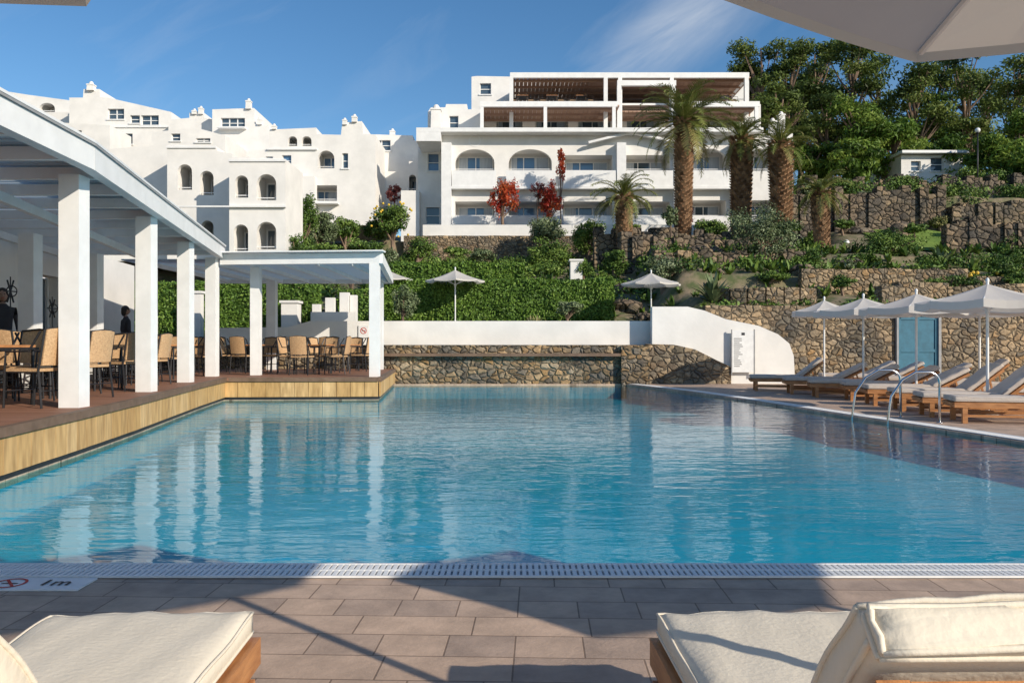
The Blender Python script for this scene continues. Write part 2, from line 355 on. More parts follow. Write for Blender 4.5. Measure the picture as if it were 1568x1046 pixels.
for i in range(len(terr)-1):
    a=Vector(terr[i]);b=Vector(terr[i+1]);d=(b-a);L=d.length;d.normalize();nn=Vector((d.y,-d.x))
    k=max(1,round(L/.30))
    for j in range(k):
        p=a+d*(L*j/k+.005)+nn*.03;q=a+d*(L*(j+1)/k-.005)+nn*.03
        mb.beam((p.x,p.y,.24),(q.x,q.y,.24),.03,.33+random.random()*.004,0,random.random())
    a2=a+nn*.03;b2=b+nn*.03
    mt.beam((a2.x,a2.y,.462),(b2.x,b2.y,.462),.09+.002*i,.09)
    mk.beam((a.x,a.y,.06),(b.x,b.y,.06),.03+.001*i,.08)
mb.obj('timber_cladding',['teak'],root);mt.obj('edge_trim',['trim'],root);mk.obj('dark_skirting',['metal'],root)
# pergola
root=empty('terrace_pergola')
cols=[(-5.0,6.3),(-5.22,9.5),(-5.78,12.6),(-6.43,15.7),(-6.98,18.55)]
mb=MB()
for x,y in cols: mb.box(x-.12,x+.12,y-.12,y+.12,.5,3.25)
mb.obj('front_columns',['paint'],root)
mb=MB()
for x,y in [(-3.16,18.35),(-6.2,19.3)]: mb.box(x-.11,x+.11,y-.11,y+.11,.5,3.1)
for x,y in [(-3.95,23.6),(-7.05,23.4),(-8.1,13.4),(-8.6,16.4),(-8.9,19.6),(-7.7,10.5)]: mb.box(x-.13,x+.13,y-.13,y+.13,.5,3.1)
mb.obj('rear_columns',['paint'],root)
def edger(y): return float(np.interp(y,[1,9.15,18.8],[-4.33,-4.87,-6.85]))
mb=MB();mb.beam((-4.33,1,3.385),(-4.87,9.15,3.385),.14,.27);mb.beam((-4.87,9.15,3.385),(-6.86,18.85,3.385),.141,.271)
mb.beam((-6.8,18.62,3.22),(-3.02,18.3,3.22),.12,.24);mb.beam((-3.02,18.25,3.22),(-3.7,24.4,3.22),.121,.242);mb.beam((-3.7,24.4,3.22),(-9,24.4,3.22),.12,.24)
mb.obj('fascia_beams',['paint'],root)
mb=MB()
for y in np.arange(1.5,18.6,1.03):
    e=edger(y)-.08;mb.box(e-5.2,e,y-.04,y+.04,3.26,3.40)
for off_ in (1.6,3.2,4.8):
    mb.beam((-4.33-off_,1,3.19),(-4.87-off_,9.15,3.19),.09,.13);mb.beam((-4.87-off_,9.15,3.19),(-6.86-off_,18.8,3.19),.092,.131)
for x in np.arange(-8.6,-3.6,.8): mb.box(x-.03,x+.03,18.7,24.3,3.10,3.2)
mb.obj('joists',['paint'],root)
mb=MB();y=1.2
while y<18.7:
    e=edger(y)-.07;mb.box(e-5.3,e,y,y+.125,3.42,3.45,0);y+=.165
y=18.75
while y<24.3:
    e=-3.1-(y-18.3)*.105;mb.box(-9.2,e,y,y+.14,3.22,3.25,0);y+=.17
mb.obj('roof_louvres',['poly'],root)
mb=MB();mg=MB()
for a,b in (((-4.33,1),(-4.87,9.15)),((-4.87,9.15),(-6.86,18.85))):
    A=Vector(a);B=Vector(b)
    mb.add([(A.x+.10,A.y,3.58),(B.x+.10,B.y,3.58),(B.x-1.2,B.y,3.61),(A.x-1.2,A.y,3.61),(A.x+.10,A.y,3.55),(B.x+.10,B.y,3.55),(B.x-1.2,B.y,3.58),(A.x-1.2,A.y,3.58)],[(0,1,2,3),(7,6,5,4),(0,4,5,1),(1,5,6,2),(3,7,4,0)])
    mg.beam((A.x+.085,A.y,3.535),(B.x+.085,B.y,3.535),.02,.025)
mb.beam((-6.75,18.5,3.37),(-2.92,18.2,3.37),.30,.03)
mb.obj('roof_edge_sheet',['paint'],root);mg.obj('roof_drip_edge',['slot'],root)
# restaurant wall
root=empty('restaurant_building')
A=Vector((-8.6,6.0));B=Vector((-10.9,23));dd=(B-A);L=dd.length;dd.normalize();nn=Vector((dd.y,-dd.x))
op=[(1.5,3.2),(4.6,6.2),(7.8,9.2),(10.8,12.2),(13.6,14.8)]
v,f=fill2d([(0,.5),(L,.5),(L,3.5),(0,3.5)],[[(a,.52),(b,.52),(b,2.75),(a,2.75)] for a,b in op],.3)
mb=MB();mb.add([(A.x+dd.x*a+nn.x*(c-.15),A.y+dd.y*a+nn.y*(c-.15),b) for a,b,c in v],f)
mb.box(-15,-10.95,22.7,23,.5,3.5);mb.obj('walls',['plaster'],root)
mb=MB()
for a,b in op:
    p=A+dd*a-nn*.35;q=A+dd*b-nn*.35;mb.beam((p.x,p.y,1.63),(q.x,q.y,1.63),.02,2.2)
    for t in (a,(a+b)/2,b):
        p=A+dd*t-nn*.3;mb.beam((p.x,p.y,.52),(p.x,p.y,2.75),.06,.06,1)
mb.obj('glazed_doors',['glass','paint'],root)
def star(px,d,z,name='wall_ornament'):
    mb=MB();x=X(px,d)
    for k in range(3):
        t=math.pi*k/3;c,s=math.cos(t)*.12,math.sin(t)*.22;mb.beam((x-c*.3,d-c,z-s),(x+c*.3,d+c,z+s),.02,.02)
    ring(mb,(x+.02,d,z),.10,.02,0,0,True);mb.tube([(x,d,z-.4),(x,d,z+.25)],.010);mb.obj(name,['metal'])
star(16,13.6,2.15);star(80,16.8,2.0)
# ------------------------------------------------------------ furniture
def chairmesh():
    mb=MB()
    for sx in (-1,1):
        mb.tube([(sx*.23,-.24,0),(sx*.235,-.22,.44),(sx*.24,-.2,.66),(sx*.25,.12,.67),(sx*.22,.25,.9)],.014,6,1)
        mb.tube([(sx*.23,.27,0),(sx*.22,.22,.44),(sx*.21,.30,.92)],.014,6,1)
        mb.tube([(sx*.22,-.2,.42),(sx*.22,.22,.42)],.011,6,1)
    mb.tube([(-.21,.30,.92),(0,.33,.945),(.21,.30,.92)],.014,6,1);mb.tube([(-.23,-.23,.2),(.23,-.23,.2)],.009,6,1);mb.tube([(-.23,.25,.2),(.23,.25,.2)],.009,6,1)
    mb.box(-.22,.22,-.22,.22,.43,.465,0)
    v=[];f=[];nx,nz=7,7
    for k in range(2):
        for i in range(nx):
            for j in range(nz):
                u=i/(nx-1)*2-1;w=j/(nz-1);v.append((u*.2,.235+w*.07+.03*(1-u*u)+(.018 if k else 0),.5+w*.42+.02*(1-u*u)*w))
    g=nx*nz
    for i in range(nx-1):
        for j in range(nz-1):
            a=i*nz+j;f+=[(a,a+nz,a+nz+1,a+1),(g+a+1,g+a+nz+1,g+a+nz,g+a)]
    bd=[i*nz for i in range(nx)]+[(nx-1)*nz+j for j in range(1,nz)]+[i*nz+nz-1 for i in range(nx-2,-1,-1)]+[j for j in range(nz-2,0,-1)]
    for i in range(len(bd)): a,b=bd[i],bd[(i+1)%len(bd)];f.append((a,a+g,b+g,b))
    mb.add(v,f,0);return mb.mesh('dining_chair',['rattan','metal'],False)
def tablemesh():
    mb=MB()
    for k in range(6): mb.box(-.4+k*.134,-.4+k*.134+.13,-.4,.4,.71,.74,0)
    mb.box(-.39,.39,-.39,.39,.68,.708,1)
    for sx in (-1,1):
        for sy in (-1,1): mb.tube([(sx*.34,sy*.34,0),(sx*.34,sy*.34,.68)],.02,6,1)
    return mb.mesh('dining_table',['lwood','metal'])
cm=chairmesh();tm=tablemesh()
tabs=[(edge(y)-1.35,y) for y in (7.6,9.6,11.3,13.1,14.9,16.6)]+[(edge(y)-3.0,y) for y in (8.6,10.4,12.2,14,15.8,17.5)]+[(-8.2,19.3),(-8.6,21.2),(-5.0,20.0),(-4.75,22.2),(-6.9,21.3),(-9.4,18.4),(-9.6,22.4)]
for tx,ty in tabs:
    r=random.uniform(-.1,.1)-.15;inst('dining_table',tm,(tx,ty,.5),r)
    for k in range(4):
        if random.random()<.06: continue
        a=r+k*math.pi/2+random.uniform(-.12,.12);dist=.56+random.random()*.12
        inst('dining_chair',cm,(tx-math.sin(a)*dist,ty+math.cos(a)*dist,.5),a+random.uniform(-.15,.15))
def person(loc,rot,shirt):
    root=empty('standing_person',loc);root.rotation_euler=(0,0,rot)
    V=[(0,0,.95),(0,0,1.12),(0,0,1.32),(0,0,1.42),(0,.01,1.5)];R=[.135,.125,.145,.08,.05];E=[(0,1),(1,2),(2,3),(3,4)]
    def ch(p,pts,rs):
        for q,r in zip(pts,rs): V.append(q);R.append(r);E.append((p,len(V)-1));p=len(V)-1
        return p
    for s in (-1,1):
        ch(0,[(s*.09,0,.86),(s*.1,-.01,.5),(s*.1,.02,.1),(s*.1,-.14,.04)],[.095,.065,.045,.04])
        w=ch(2,[(s*.17,0,1.36),(s*.22,.02,1.1),(s*.24,-.1,.88),(s*.24,-.14,.82)],[.06,.045,.032,.03])
        for k in range(5): ch(w,[(s*(.22+.012*k),-.16-.004*k,.78),(s*(.22+.012*k),-.16,.735+.006*abs(k-2))],[.01,.008])
    me=bpy.data.meshes.new('p');me.from_pydata(V,E,[]);o=bpy.data.objects.new('p',me);COL.objects.link(o)
    o.modifiers.new('s','SKIN')
    for i,r in enumerate(R): me.skin_vertices[0].data[i].radius=(r,r*.85)
    me.skin_vertices[0].data[0].use_root=True
    o.modifiers.new('u','SUBSURF').levels=2
    dg=bpy.context.evaluated_depsgraph_get();dg.update();m2=bpy.data.meshes.new_from_object(o.evaluated_get(dg));bpy.data.objects.remove(o)
    m2.materials.clear()
    for q in ('skin',shirt,'pants','hair'): m2.materials.append(M[q])
    for p in m2.polygons:
        c=p.center;p.use_smooth=True
        p.material_index=0 if (c.z>1.45 or (abs(c.x)>.18 and c.z<1.0)) else (1 if c.z>.95 else (2 if c.z>.09 else 3))
    b=bpy.data.objects.new('body',m2);COL.objects.link(b);b.parent=root
    mb=MB();mb.ball((0,0,1.61),(.075,.095,.115),0);mb.ball((0,-.097,1.6),(.013,.018,.02),0);mb.ball((0,.02,1.64),(.088,.1,.105),1);mb.ball((0,.06,1.58),(.08,.06,.12),1)
    for s in (-1,1): mb.ball((s*.078,0,1.61),(.012,.02,.03),0);mb.ball((s*.03,-.085,1.625),(.011,.01,.007),1)
    mb.box(-.022,.022,-.094,-.086,1.555,1.561,2);mb.obj('head',['skin','hair','red'],root,True)
person((X(193,20.5),20.5,.5),2.4,'shirt');person((X(4,14),14,.5),.6,'shirt')
# umbrella
def umbrella(name,loc,r,h,cm_,sides=8,rot=0,tilt=0,rise=.5,val=.10):
    mb=MB();C=Vector((0,0,h+rise));rim=[]
    for k in range(sides):
        t=rot+2*math.pi*k/sides;rim.append(Vector((r*math.cos(t),r*math.sin(t),h)))
    fs=[];v=[tuple(C)]
    nseg=5
    for k in range(sides):
        a,b=rim[k],rim[(k+1)%sides]
        base=len(v)
        for i in range(1,nseg+1):
            for j in range(nseg+1):
                t=i/nseg;u=j/nseg
                p=C.lerp(a.lerp(b,u),t);sag=-.06*r*math.sin(math.pi*u)*t*.5-.035*r*math.sin(math.pi*t);p.z+=sag
                if i==nseg:
                    m=(a+b)/2;q=Vector((m.x,m.y,0)).normalized();p-=q*.03*r*math.sin(math.pi*u)
                v.append(tuple(p))
        for j in range(nseg): fs.append((0,base+j,base+j+1))
        for i in range(nseg-1):
            for j in range(nseg):
                q=base+i*(nseg+1)+j;fs.append((q,q+nseg+1,q+nseg+2,q+1))
        last=[base+(nseg-1)*(nseg+1)+j for j in range(nseg+1)];b0=len(v)
        for l in last: p=v[l];v.append((p[0]*1.004,p[1]*1.004,p[2]-val))
        for j in range(nseg): fs.append((last[j],b0+j,b0+j+1,last[j+1]))
    mb.add(v,fs,0)
    for a in rim:
        p=a*.985;p.z=h-.005;mb.tube([(0,0,h+rise-.05),tuple(p.lerp(C,.5)-Vector((0,0,.045*r+.01))),tuple(p)],.011,6,1)
        m=p.lerp(C,.45);mb.tube([(0,0,h-.15),(m.x,m.y,m.z-.045*r-.02)],.008,5,1)
    mb.tube([(0,0,0),(0,0,h+rise+.04)],.024,10,1);mb.ball((0,0,h+rise+.06),(.03,.03,.05),1,n=6);mb.tube([(0,0,h-.19),(0,0,h-.11)],.045,10,1)
    mb.tube([(0,0,0),(0,0,.06),(0,0,.07)],[.26,.26,.2],20,2);mb.tube([(0,0,.07),(0,0,.35)],.034,10,1)
    o=mb.obj(name,[cm_,'white','slot'],None,False,loc);o.rotation_euler=(tilt,0,0);return o
umbrella('garden_umbrella',(1.42,1.38,.04),1.28,2.18,'canvas',6,math.radians(93),0,.5,.03)
umbrella('garden_umbrella',(4.15,1.32,.04),1.22,2.16,'canvas',6,math.radians(80),0,.5,.03)
umbrella('garden_umbrella',(-1.52,.88,.04),1.28,2.13,'canvas',6,math.radians(72),0,.5,.03)
zz={1262:463,1322:462,1403:458,1512:448,1500:460,1590:455}
for px,d in ((1262,21.5),(1322,18.6),(1403,16.6),(1512,13.6),(1500,17.5),(1590,15.5)):
    hh=Z(zz[px]+14,d)-.04;umbrella('garden_umbrella',(X(px,d),d,.04),1.12 if d<20 else .85,hh,'canvasw',8,.2,0,.30,.13)
for px,d,yt in ((590,29.5,428),(697,28.3,430),(997,27.5,435)):
    x=X(px,d);zb=H(x,d);umbrella('garden_umbrella',(x,d,zb),1.05,Z(yt,d)-zb,'canvasw',8,.1,0,.38,.05)
# loungers
def cushion(mb,w,l0,l1,t,mtx,mat,nx=14,ny=22):
    v=[];f=[]
    def sp(i,n): return -math.cos(math.pi*i/n)*.55+(i/n*2-1)*.45
    for k in (0,1):
        for i in range(nx+1):
            for j in range(ny+1):
                u=sp(i,nx);w2=sp(j,ny)
                e=max((1-abs(u)**14)*(1-abs(w2)**18),0)**.5
                z=t/2+(1 if k else -1)*(t/2*(.62+.38*e))+(.003*math.sin(u*6+w2*9)+.003*math.sin(u*13-w2*5)+.005*(1-u*u) if k else 0)
                v.append(tuple(mtx@Vector((u*w/2,l0+(l1-l0)*(w2+1)/2,z))))
    g=(nx+1)*(ny+1)
    for i in range(nx):
        for j in range(ny):
            a=i*(ny+1)+j;f+=[(a,a+1,a+ny+2,a+ny+1),(g+a,g+a+ny+1,g+a+ny+2,g+a+1)]
    bd=[i*(ny+1) for i in range(nx+1)]+[nx*(ny+1)+j for j in range(1,ny+1)]+[i*(ny+1)+ny for i in range(nx-1,-1,-1)]+[j for j in range(ny-1,0,-1)]
    for i in range(len(bd)): a,b=bd[i],bd[(i+1)%len(bd)];f.append((a,b,b+g,a+g))
    mb.add(v,f,mat)
    for kk in (0,g): mb.tube([v[q+kk] for q in bd]+[v[bd[0]+kk]],.005,5,mat)
def lounger(cmat,sl=1.25,bl=.68,ang=40,flap=False,t=.075):
    fr=MB();cu=MB()
    for s in (-1,1):
        fr.box(s*.30-.022,s*.30+.022,-bl+.02,sl,.24,.32)
        for y in (-bl+.1,sl-.18): fr.box(s*.30-.035,s*.30+.035,y,y+.07,0,.238)
        fr.box(s*.30-.02,s*.30+.02,-bl+.12,sl-.12,.10,.135)
    y=.03
    while y<sl-.03: fr.box(-.277,.277,y,y+.055,.285,.31);y+=.085
    fr.box(-.277,.277,sl-.03,sl-.001,.245,.315)
    fr.box(-.277,.277,-bl+.021,-bl+.06,.245,.315)
    mtx=Matrix.Translation((0,0,.325))@Matrix.Rotation(-math.radians(ang),4,'X')
    for s in (-1,1): fr.box(s*.268-.022,s*.268+.022,-bl,0,-.035,.01,0,.5,mtx)
    y=-bl
    while y<-.04: fr.box(-.245,.245,y,y+.06,-.02,.008,0,.5,mtx);y+=.09
    a=math.radians(ang);bx=-.42*math.cos(a);bz=.325+.42*math.sin(a)-.03
    for s in (-1,1): fr.beam((s*.24,bx,bz),(s*.24,bx-.06,.285),.03,.03)
    cushion(cu,.60,.0,sl-.005,t,Matrix.Translation((0,0,.322)),0)
    cushion(cu,.60,-bl-.03,.02,t,Matrix.Translation((0,0,.345))@Matrix.Rotation(-a,4,'X')@Matrix.Translation((0,0,.012)),0)
    if flap:
        m=Matrix.Translation((0,0,.345))@Matrix.Rotation(-a,4,'X')@Matrix.Translation((0,-bl-.03,.03))@Matrix.Rotation(math.radians(93),4,'X')
        cushion(cu,.60,-.03,.03,.03,m,0,8,6)
    return fr.mesh('frame',['lwood']),cu.mesh('cushion',[cmat],True)
def place(ms,loc,rot):
    e=empty('sun_lounger',loc);e.rotation_euler=(0,0,rot)
    for nme,me in zip(('frame','cushion'),ms): o=inst(nme,me,(0,0,0));o.parent=e
    return e
fg=lounger('cream',1.02,.58,50,True,.085)
place(fg,(.755,1.40,.04),.015);place(fg,(-1.04,1.39,.04),.045)
far=lounger('greige',t=.09);far2=lounger('greige',ang=28,t=.09)
for px,d,r in ((1225,20.6,1.35),(1283,19.3,1.38),(1328,18.0,1.33),(1385,17.0,1.36),(1425,15.7,1.4),(1478,14.4,1.36),(1530,13.2,1.35),(1590,12.2,1.33),(1500,18.4,1.3),(1560,16.6,1.3),(1440,19.3,1.3),(1372,20.9,1.35),(1600,14.6,1.3),(1330,21.6,1.35)):
    place(far if random.random()<.7 else far2,(X(px,d),d,.04),r)
# handrails
mb=MB()
for y in (12.2,13.1):
    x=float(np.interp(y,[11,12.9,15.1],[6.15,5.8,5.45]))
    P=[(x+.62,y,.04),(x+.62,y,.62)]
    for k in range(7):
        t=k/6*math.pi/2;P.append((x+.45+.17*math.cos(t),y,.65+.17*math.sin(t)))
    P+=[(x+.25,y,.82),(x+.05,y,.70),(x-.12,y,.45),(x-.17,y,.1),(x-.17,y,PD+.02)]
    mb.tube(P,.020,10);mb.tube([(x+.62,y,.042),(x+.62,y,.055)],.05,12)
for z in (-.15,-.32): mb.box(5.55,5.67,12.2,13.1,z,z+.03)
mb.obj('pool_ladder',['steel'],smooth=True)
# ------------------------------------------------------------ back walls
mb=MB();mb.box(-14,4.0,24.22,25.0,-.6,1.22);mb.box(3.3,4.15,24.02,24.21,-.6,1.20);mb.obj('pool_stone_wall',['stone'])
mb=MB();mb.box(-4.1,3.28,24.0,24.215,.88,.97);mb.obj('stone_ledge',['trim'])
mb=MB();wallpoly(mb,[(-9.5,1.225),(4.42,1.225),(4.42,1.97),(-6.3,1.97),(-7.0,1.78),(-9.5,1.75)],[],24.9,25.15);mb.obj('white_parapet_wall',['plaster'])
d=24.45
P=[(998,470),(1052,470),(1078,476),(1110,489),(1160,499),(1190,512),(1207,526),(1214,545),(1216,590),(1118,590),(1118,562),(1092,550),(1062,535),(1030,528),(998,527)]
mb=MB();wallpoly(mb,[(X(a,d),Z(b,d)) for a,b in P],[],24.36,24.68);mb.obj('curved_white_wall',['plaster'])
P=[(988,527),(1030,528),(1062,535),(1092,550),(1117,562),(1117,592),(988,592)]
mb=MB();wallpoly(mb,[(X(a,d),Z(b,d)) for a,b in P],[],24.25,24.6);mb.obj('curved_stone_wall',['stone2'])
mb=MB();mb.box(6.0,X(1372,24.6),24.70,25.1,-.3,2.45);mb.box(X(1441,24.6),40,24.72,25.12,-.3,2.6);mb.box(X(1372,24.6)+.003,X(1441,24.6)-.003,24.9,25.13,-.3,2.5);mb.obj('stone_retaining_wall',['stone2'])
def wallline(name,pts,z0,z1,th,m,jit=.08):
    mb=MB();rough=(m=='drystone')
    for (a,b) in zip(pts[:-1],pts[1:]):
        A=Vector(a);B=Vector(b);k=max(1,int((B-A).length/(.45 if rough else .6)))
        for j in range(k):
            p=A.lerp(B,j/k);q=A.lerp(B,(j+1)/k);zt=z1+random.uniform(-jit,jit)*(1.6 if rough else 1)
            o=random.uniform(-.13,.13) if rough else 0
            mb.beam((p.x,p.y+o,(z0+zt)/2),(q.x,q.y+o+random.uniform(-.02,.02),(z0+zt)/2),th+random.uniform(0,.05),zt-z0)
    return mb.obj(name,[m])
arc=[(8.8+1.75*math.cos(t),28.3+1.5*math.sin(t)) for t in np.linspace(-math.pi-.2,.2,12)]
wallline('stone_planter',arc,2.0,3.15,.35,'stone2',.02)
wallline('stone_retaining_wall',[(10.8,29.9),(17,29.9)],2.8,4.05,.4,'stone2',.03)
wallline('stone_retaining_wall',[(17.1,29.5),(24,29.3)],2.6,3.75,.4,'stone2',.03)
wallline('stone_retaining_wall',[(12.5,27.2),(15,27.6),(22,27.3)],2.3,3.3,.4,'stone2')
wallline('stone_retaining_wall',[(6.0,33.9),(10,34.2),(12.5,34.0)],4.0,5.15,.5,'drystone')
wallline('stone_retaining_wall',[(5.0,37),(8.5,37.6),(11.5,37.4)],4.6,6.3,.6,'drystone',.15)
wallline('stone_retaining_wall',[(4.2,41),(9,41.3),(14.5,41)],4.9,7.0,.6,'drystone',.15)
wallline('stone_retaining_wall',[(15.2,43.7),(18,43.8),(23.5,43.4)],6.4,9.6,.7,'drystone',.16)
wallline('stone_retaining_wall',[(23.6,43.2),(28,43.6),(40,43.5)],6.4,8.9,.7,'drystone',.16)
wallline('stone_retaining_wall',[(16.9,46.8),(22,47),(40,46.5)],8.6,10.9,.7,'drystone',.2)
wallline('stone_retaining_wall',[(20,37),(24,36.4),(30,36.6)],4.6,6.9,.6,'drystone',.15)
wallline('stone_retaining_wall',[(22,33),(28,32.8)],4.0,5.7,.6,'drystone',.15)
wallline('stone_retaining_wall',[(-6.2,45.95),(16.8,45.95)],5.0,7.45,.55,'stone2',.02)
mb=MB();mb.box(X(648,46),X(1205,46),45.8,46.15,7.47,8.1);mb.obj('white_terrace_parapet',['plaster'])
def rock(x,y,s,name='rock'):
    mb=MB();bm=bmesh.new();bmesh.ops.create_icosphere(bm,subdivisions=2,radius=1)
    ph=[random.uniform(0,6) for _ in range(3)]
    v=[]
    for q in bm.verts:
        c=q.co;k=1+.22*math.sin(3*c.x+ph[0])*math.cos(2.7*c.y+ph[1])+.15*math.sin(4*c.z+ph[2])+random.uniform(-.09,.09);v.append((x+c.x*k*s,y+c.y*k*s*.8,H(x,y)+c.z*k*s*.65))
    f=[tuple(w.index for w in p.verts) for p in bm.faces];bm.free();mb.add(v,f);mb.obj(name,['drystone'])
for px,d,s in ((962,31,.6),(985,30,.45),(948,33,.5),(1010,36,.6),(1060,35,.7),(1095,36,.6),(1035,33,.5),(1230,31,.5),(1205,36,.6),(480,29,.4),(505,30,.45),(1300,33,.6),(1425,31,.5),(1085,31.5,.5),(970,37,.6),(1000,42.5,.8),(1070,43,.7),(1130,43,.9),(930,43,.5),(1180,39,.7),(1240,42.9,.9),(1310,42.8,.8),(1380,42.6,.9),(1270,45.5,.8),(1340,45.6,.9),(1430,45.4,.8)): rock(X(px,d),d,s)
# lawn
xs=np.linspace(18.5,40,30);ys=np.linspace(37.8,43.2,16);A_,B_=np.meshgrid(xs,ys);Zz=hterr(A_,B_)+.06
mb=MB();mb.add(np.stack([A_,B_,Zz],-1).reshape(-1,3),[(j*30+i,j*30+i+1,(j+1)*30+i+1,(j+1)*30+i) for j in range(15) for i in range(29)]);mb.obj('lawn',['lawn'],smooth=True)
# blue gate
d=24.66;mb=MB();mb.box(X(1375,d),X(1436,d),24.68,24.74,.04,Z(486,d),0)
for k in range(3): xx=X(1377,d)+k*(X(1434,d)-X(1377,d))/2;mb.box(xx-.04,xx+.04,24.65,24.677,.08,Z(488,d),0)
for zq in (.12,1.0,2.0): mb.box(X(1377,d)+.05,X(1434,d)-.05,24.655,24.676,zq,zq+.09,0)
mb.box(X(1372,d),X(1375,d)-.002,24.6,24.78,.04,Z(482,d),1);mb.box(X(1436,d)+.002,X(1440,d),24.6,24.78,.04,Z(482,d),1);mb.obj('blue_gate',['blueshut','slot'])
# signs
d=24.3;mb=MB();x0,x1=X(1120,d),X(1153,d);z0,z1=Z(570,d),Z(506,d)
mb.box(x0,x1,24.2,24.23,z0,z1,0);mb.box(x0-.03,x0-.002,24.19,24.24,z0-.1,z1+.03,2);mb.box(x1+.002,x1+.03,24.19,24.24,z0-.1,z1+.03,2)
mb.box((x0+x1)/2-.05,(x0+x1)/2+.05,24.194,24.198,z1-.15,z1-.07,1)
for k in range(15):
    q=z1-.26-k*.06;w=random.uniform(.12,.27);mb.box(x0+.05,x0+.05+w,24.195,24.198,q,q+.018,1)
mb.obj('pool_rules_sign',['white','ink','slot'])
d=24.9;mb=MB();x=X(557,d);z=Z(508,d);mb.box(x-.16,x+.16,24.86,24.895,z-.19,z+.19,0);ring(mb,(x,24.855,z+.03),.1,.02,0,1,True);mb.beam((x-.07,24.853,z+.1),(x+.07,24.853,z-.04),.004,.02,1);mb.box(x-.06,x+.06,24.854,24.858,z+.02,z+.04,2);mb.obj('no_smoking_sign',['white','red','ink'])
def pillar(px,d,yt,yb,w=.28):
    x=X(px,d);mb=MB();zb=min(Z(yb,d),H(x,d)-.1);mb.box(x-w,x+w,d-w,d+w,zb,Z(yt,d)-.08);mb.box(x-w-.05,x+w+.05,d-w-.05,d+w+.05,Z(yt,d)-.079,Z(yt,d));mb.obj('garden_pillar',['plaster'])
pillar(882,34,398,432,.25);pillar(446,26.4,461,485,.26);pillar(303,26.2,446,475,.14)
mb=MB()
for k,(a,b,t) in enumerate(((478,490,466),(498,512,456),(520,534,448),(536,546,452))):
    dd_=26.2+k*.12;mb.box(X(a,dd_),X(b,dd_)-.004,dd_,dd_+.22,1.0,Z(t,dd_))
mb.box(X(478,26.1),X(546,26.1),25.9,26.1,1.0,Z(478,26))
mb.obj('white_garden_steps',['plaster'])
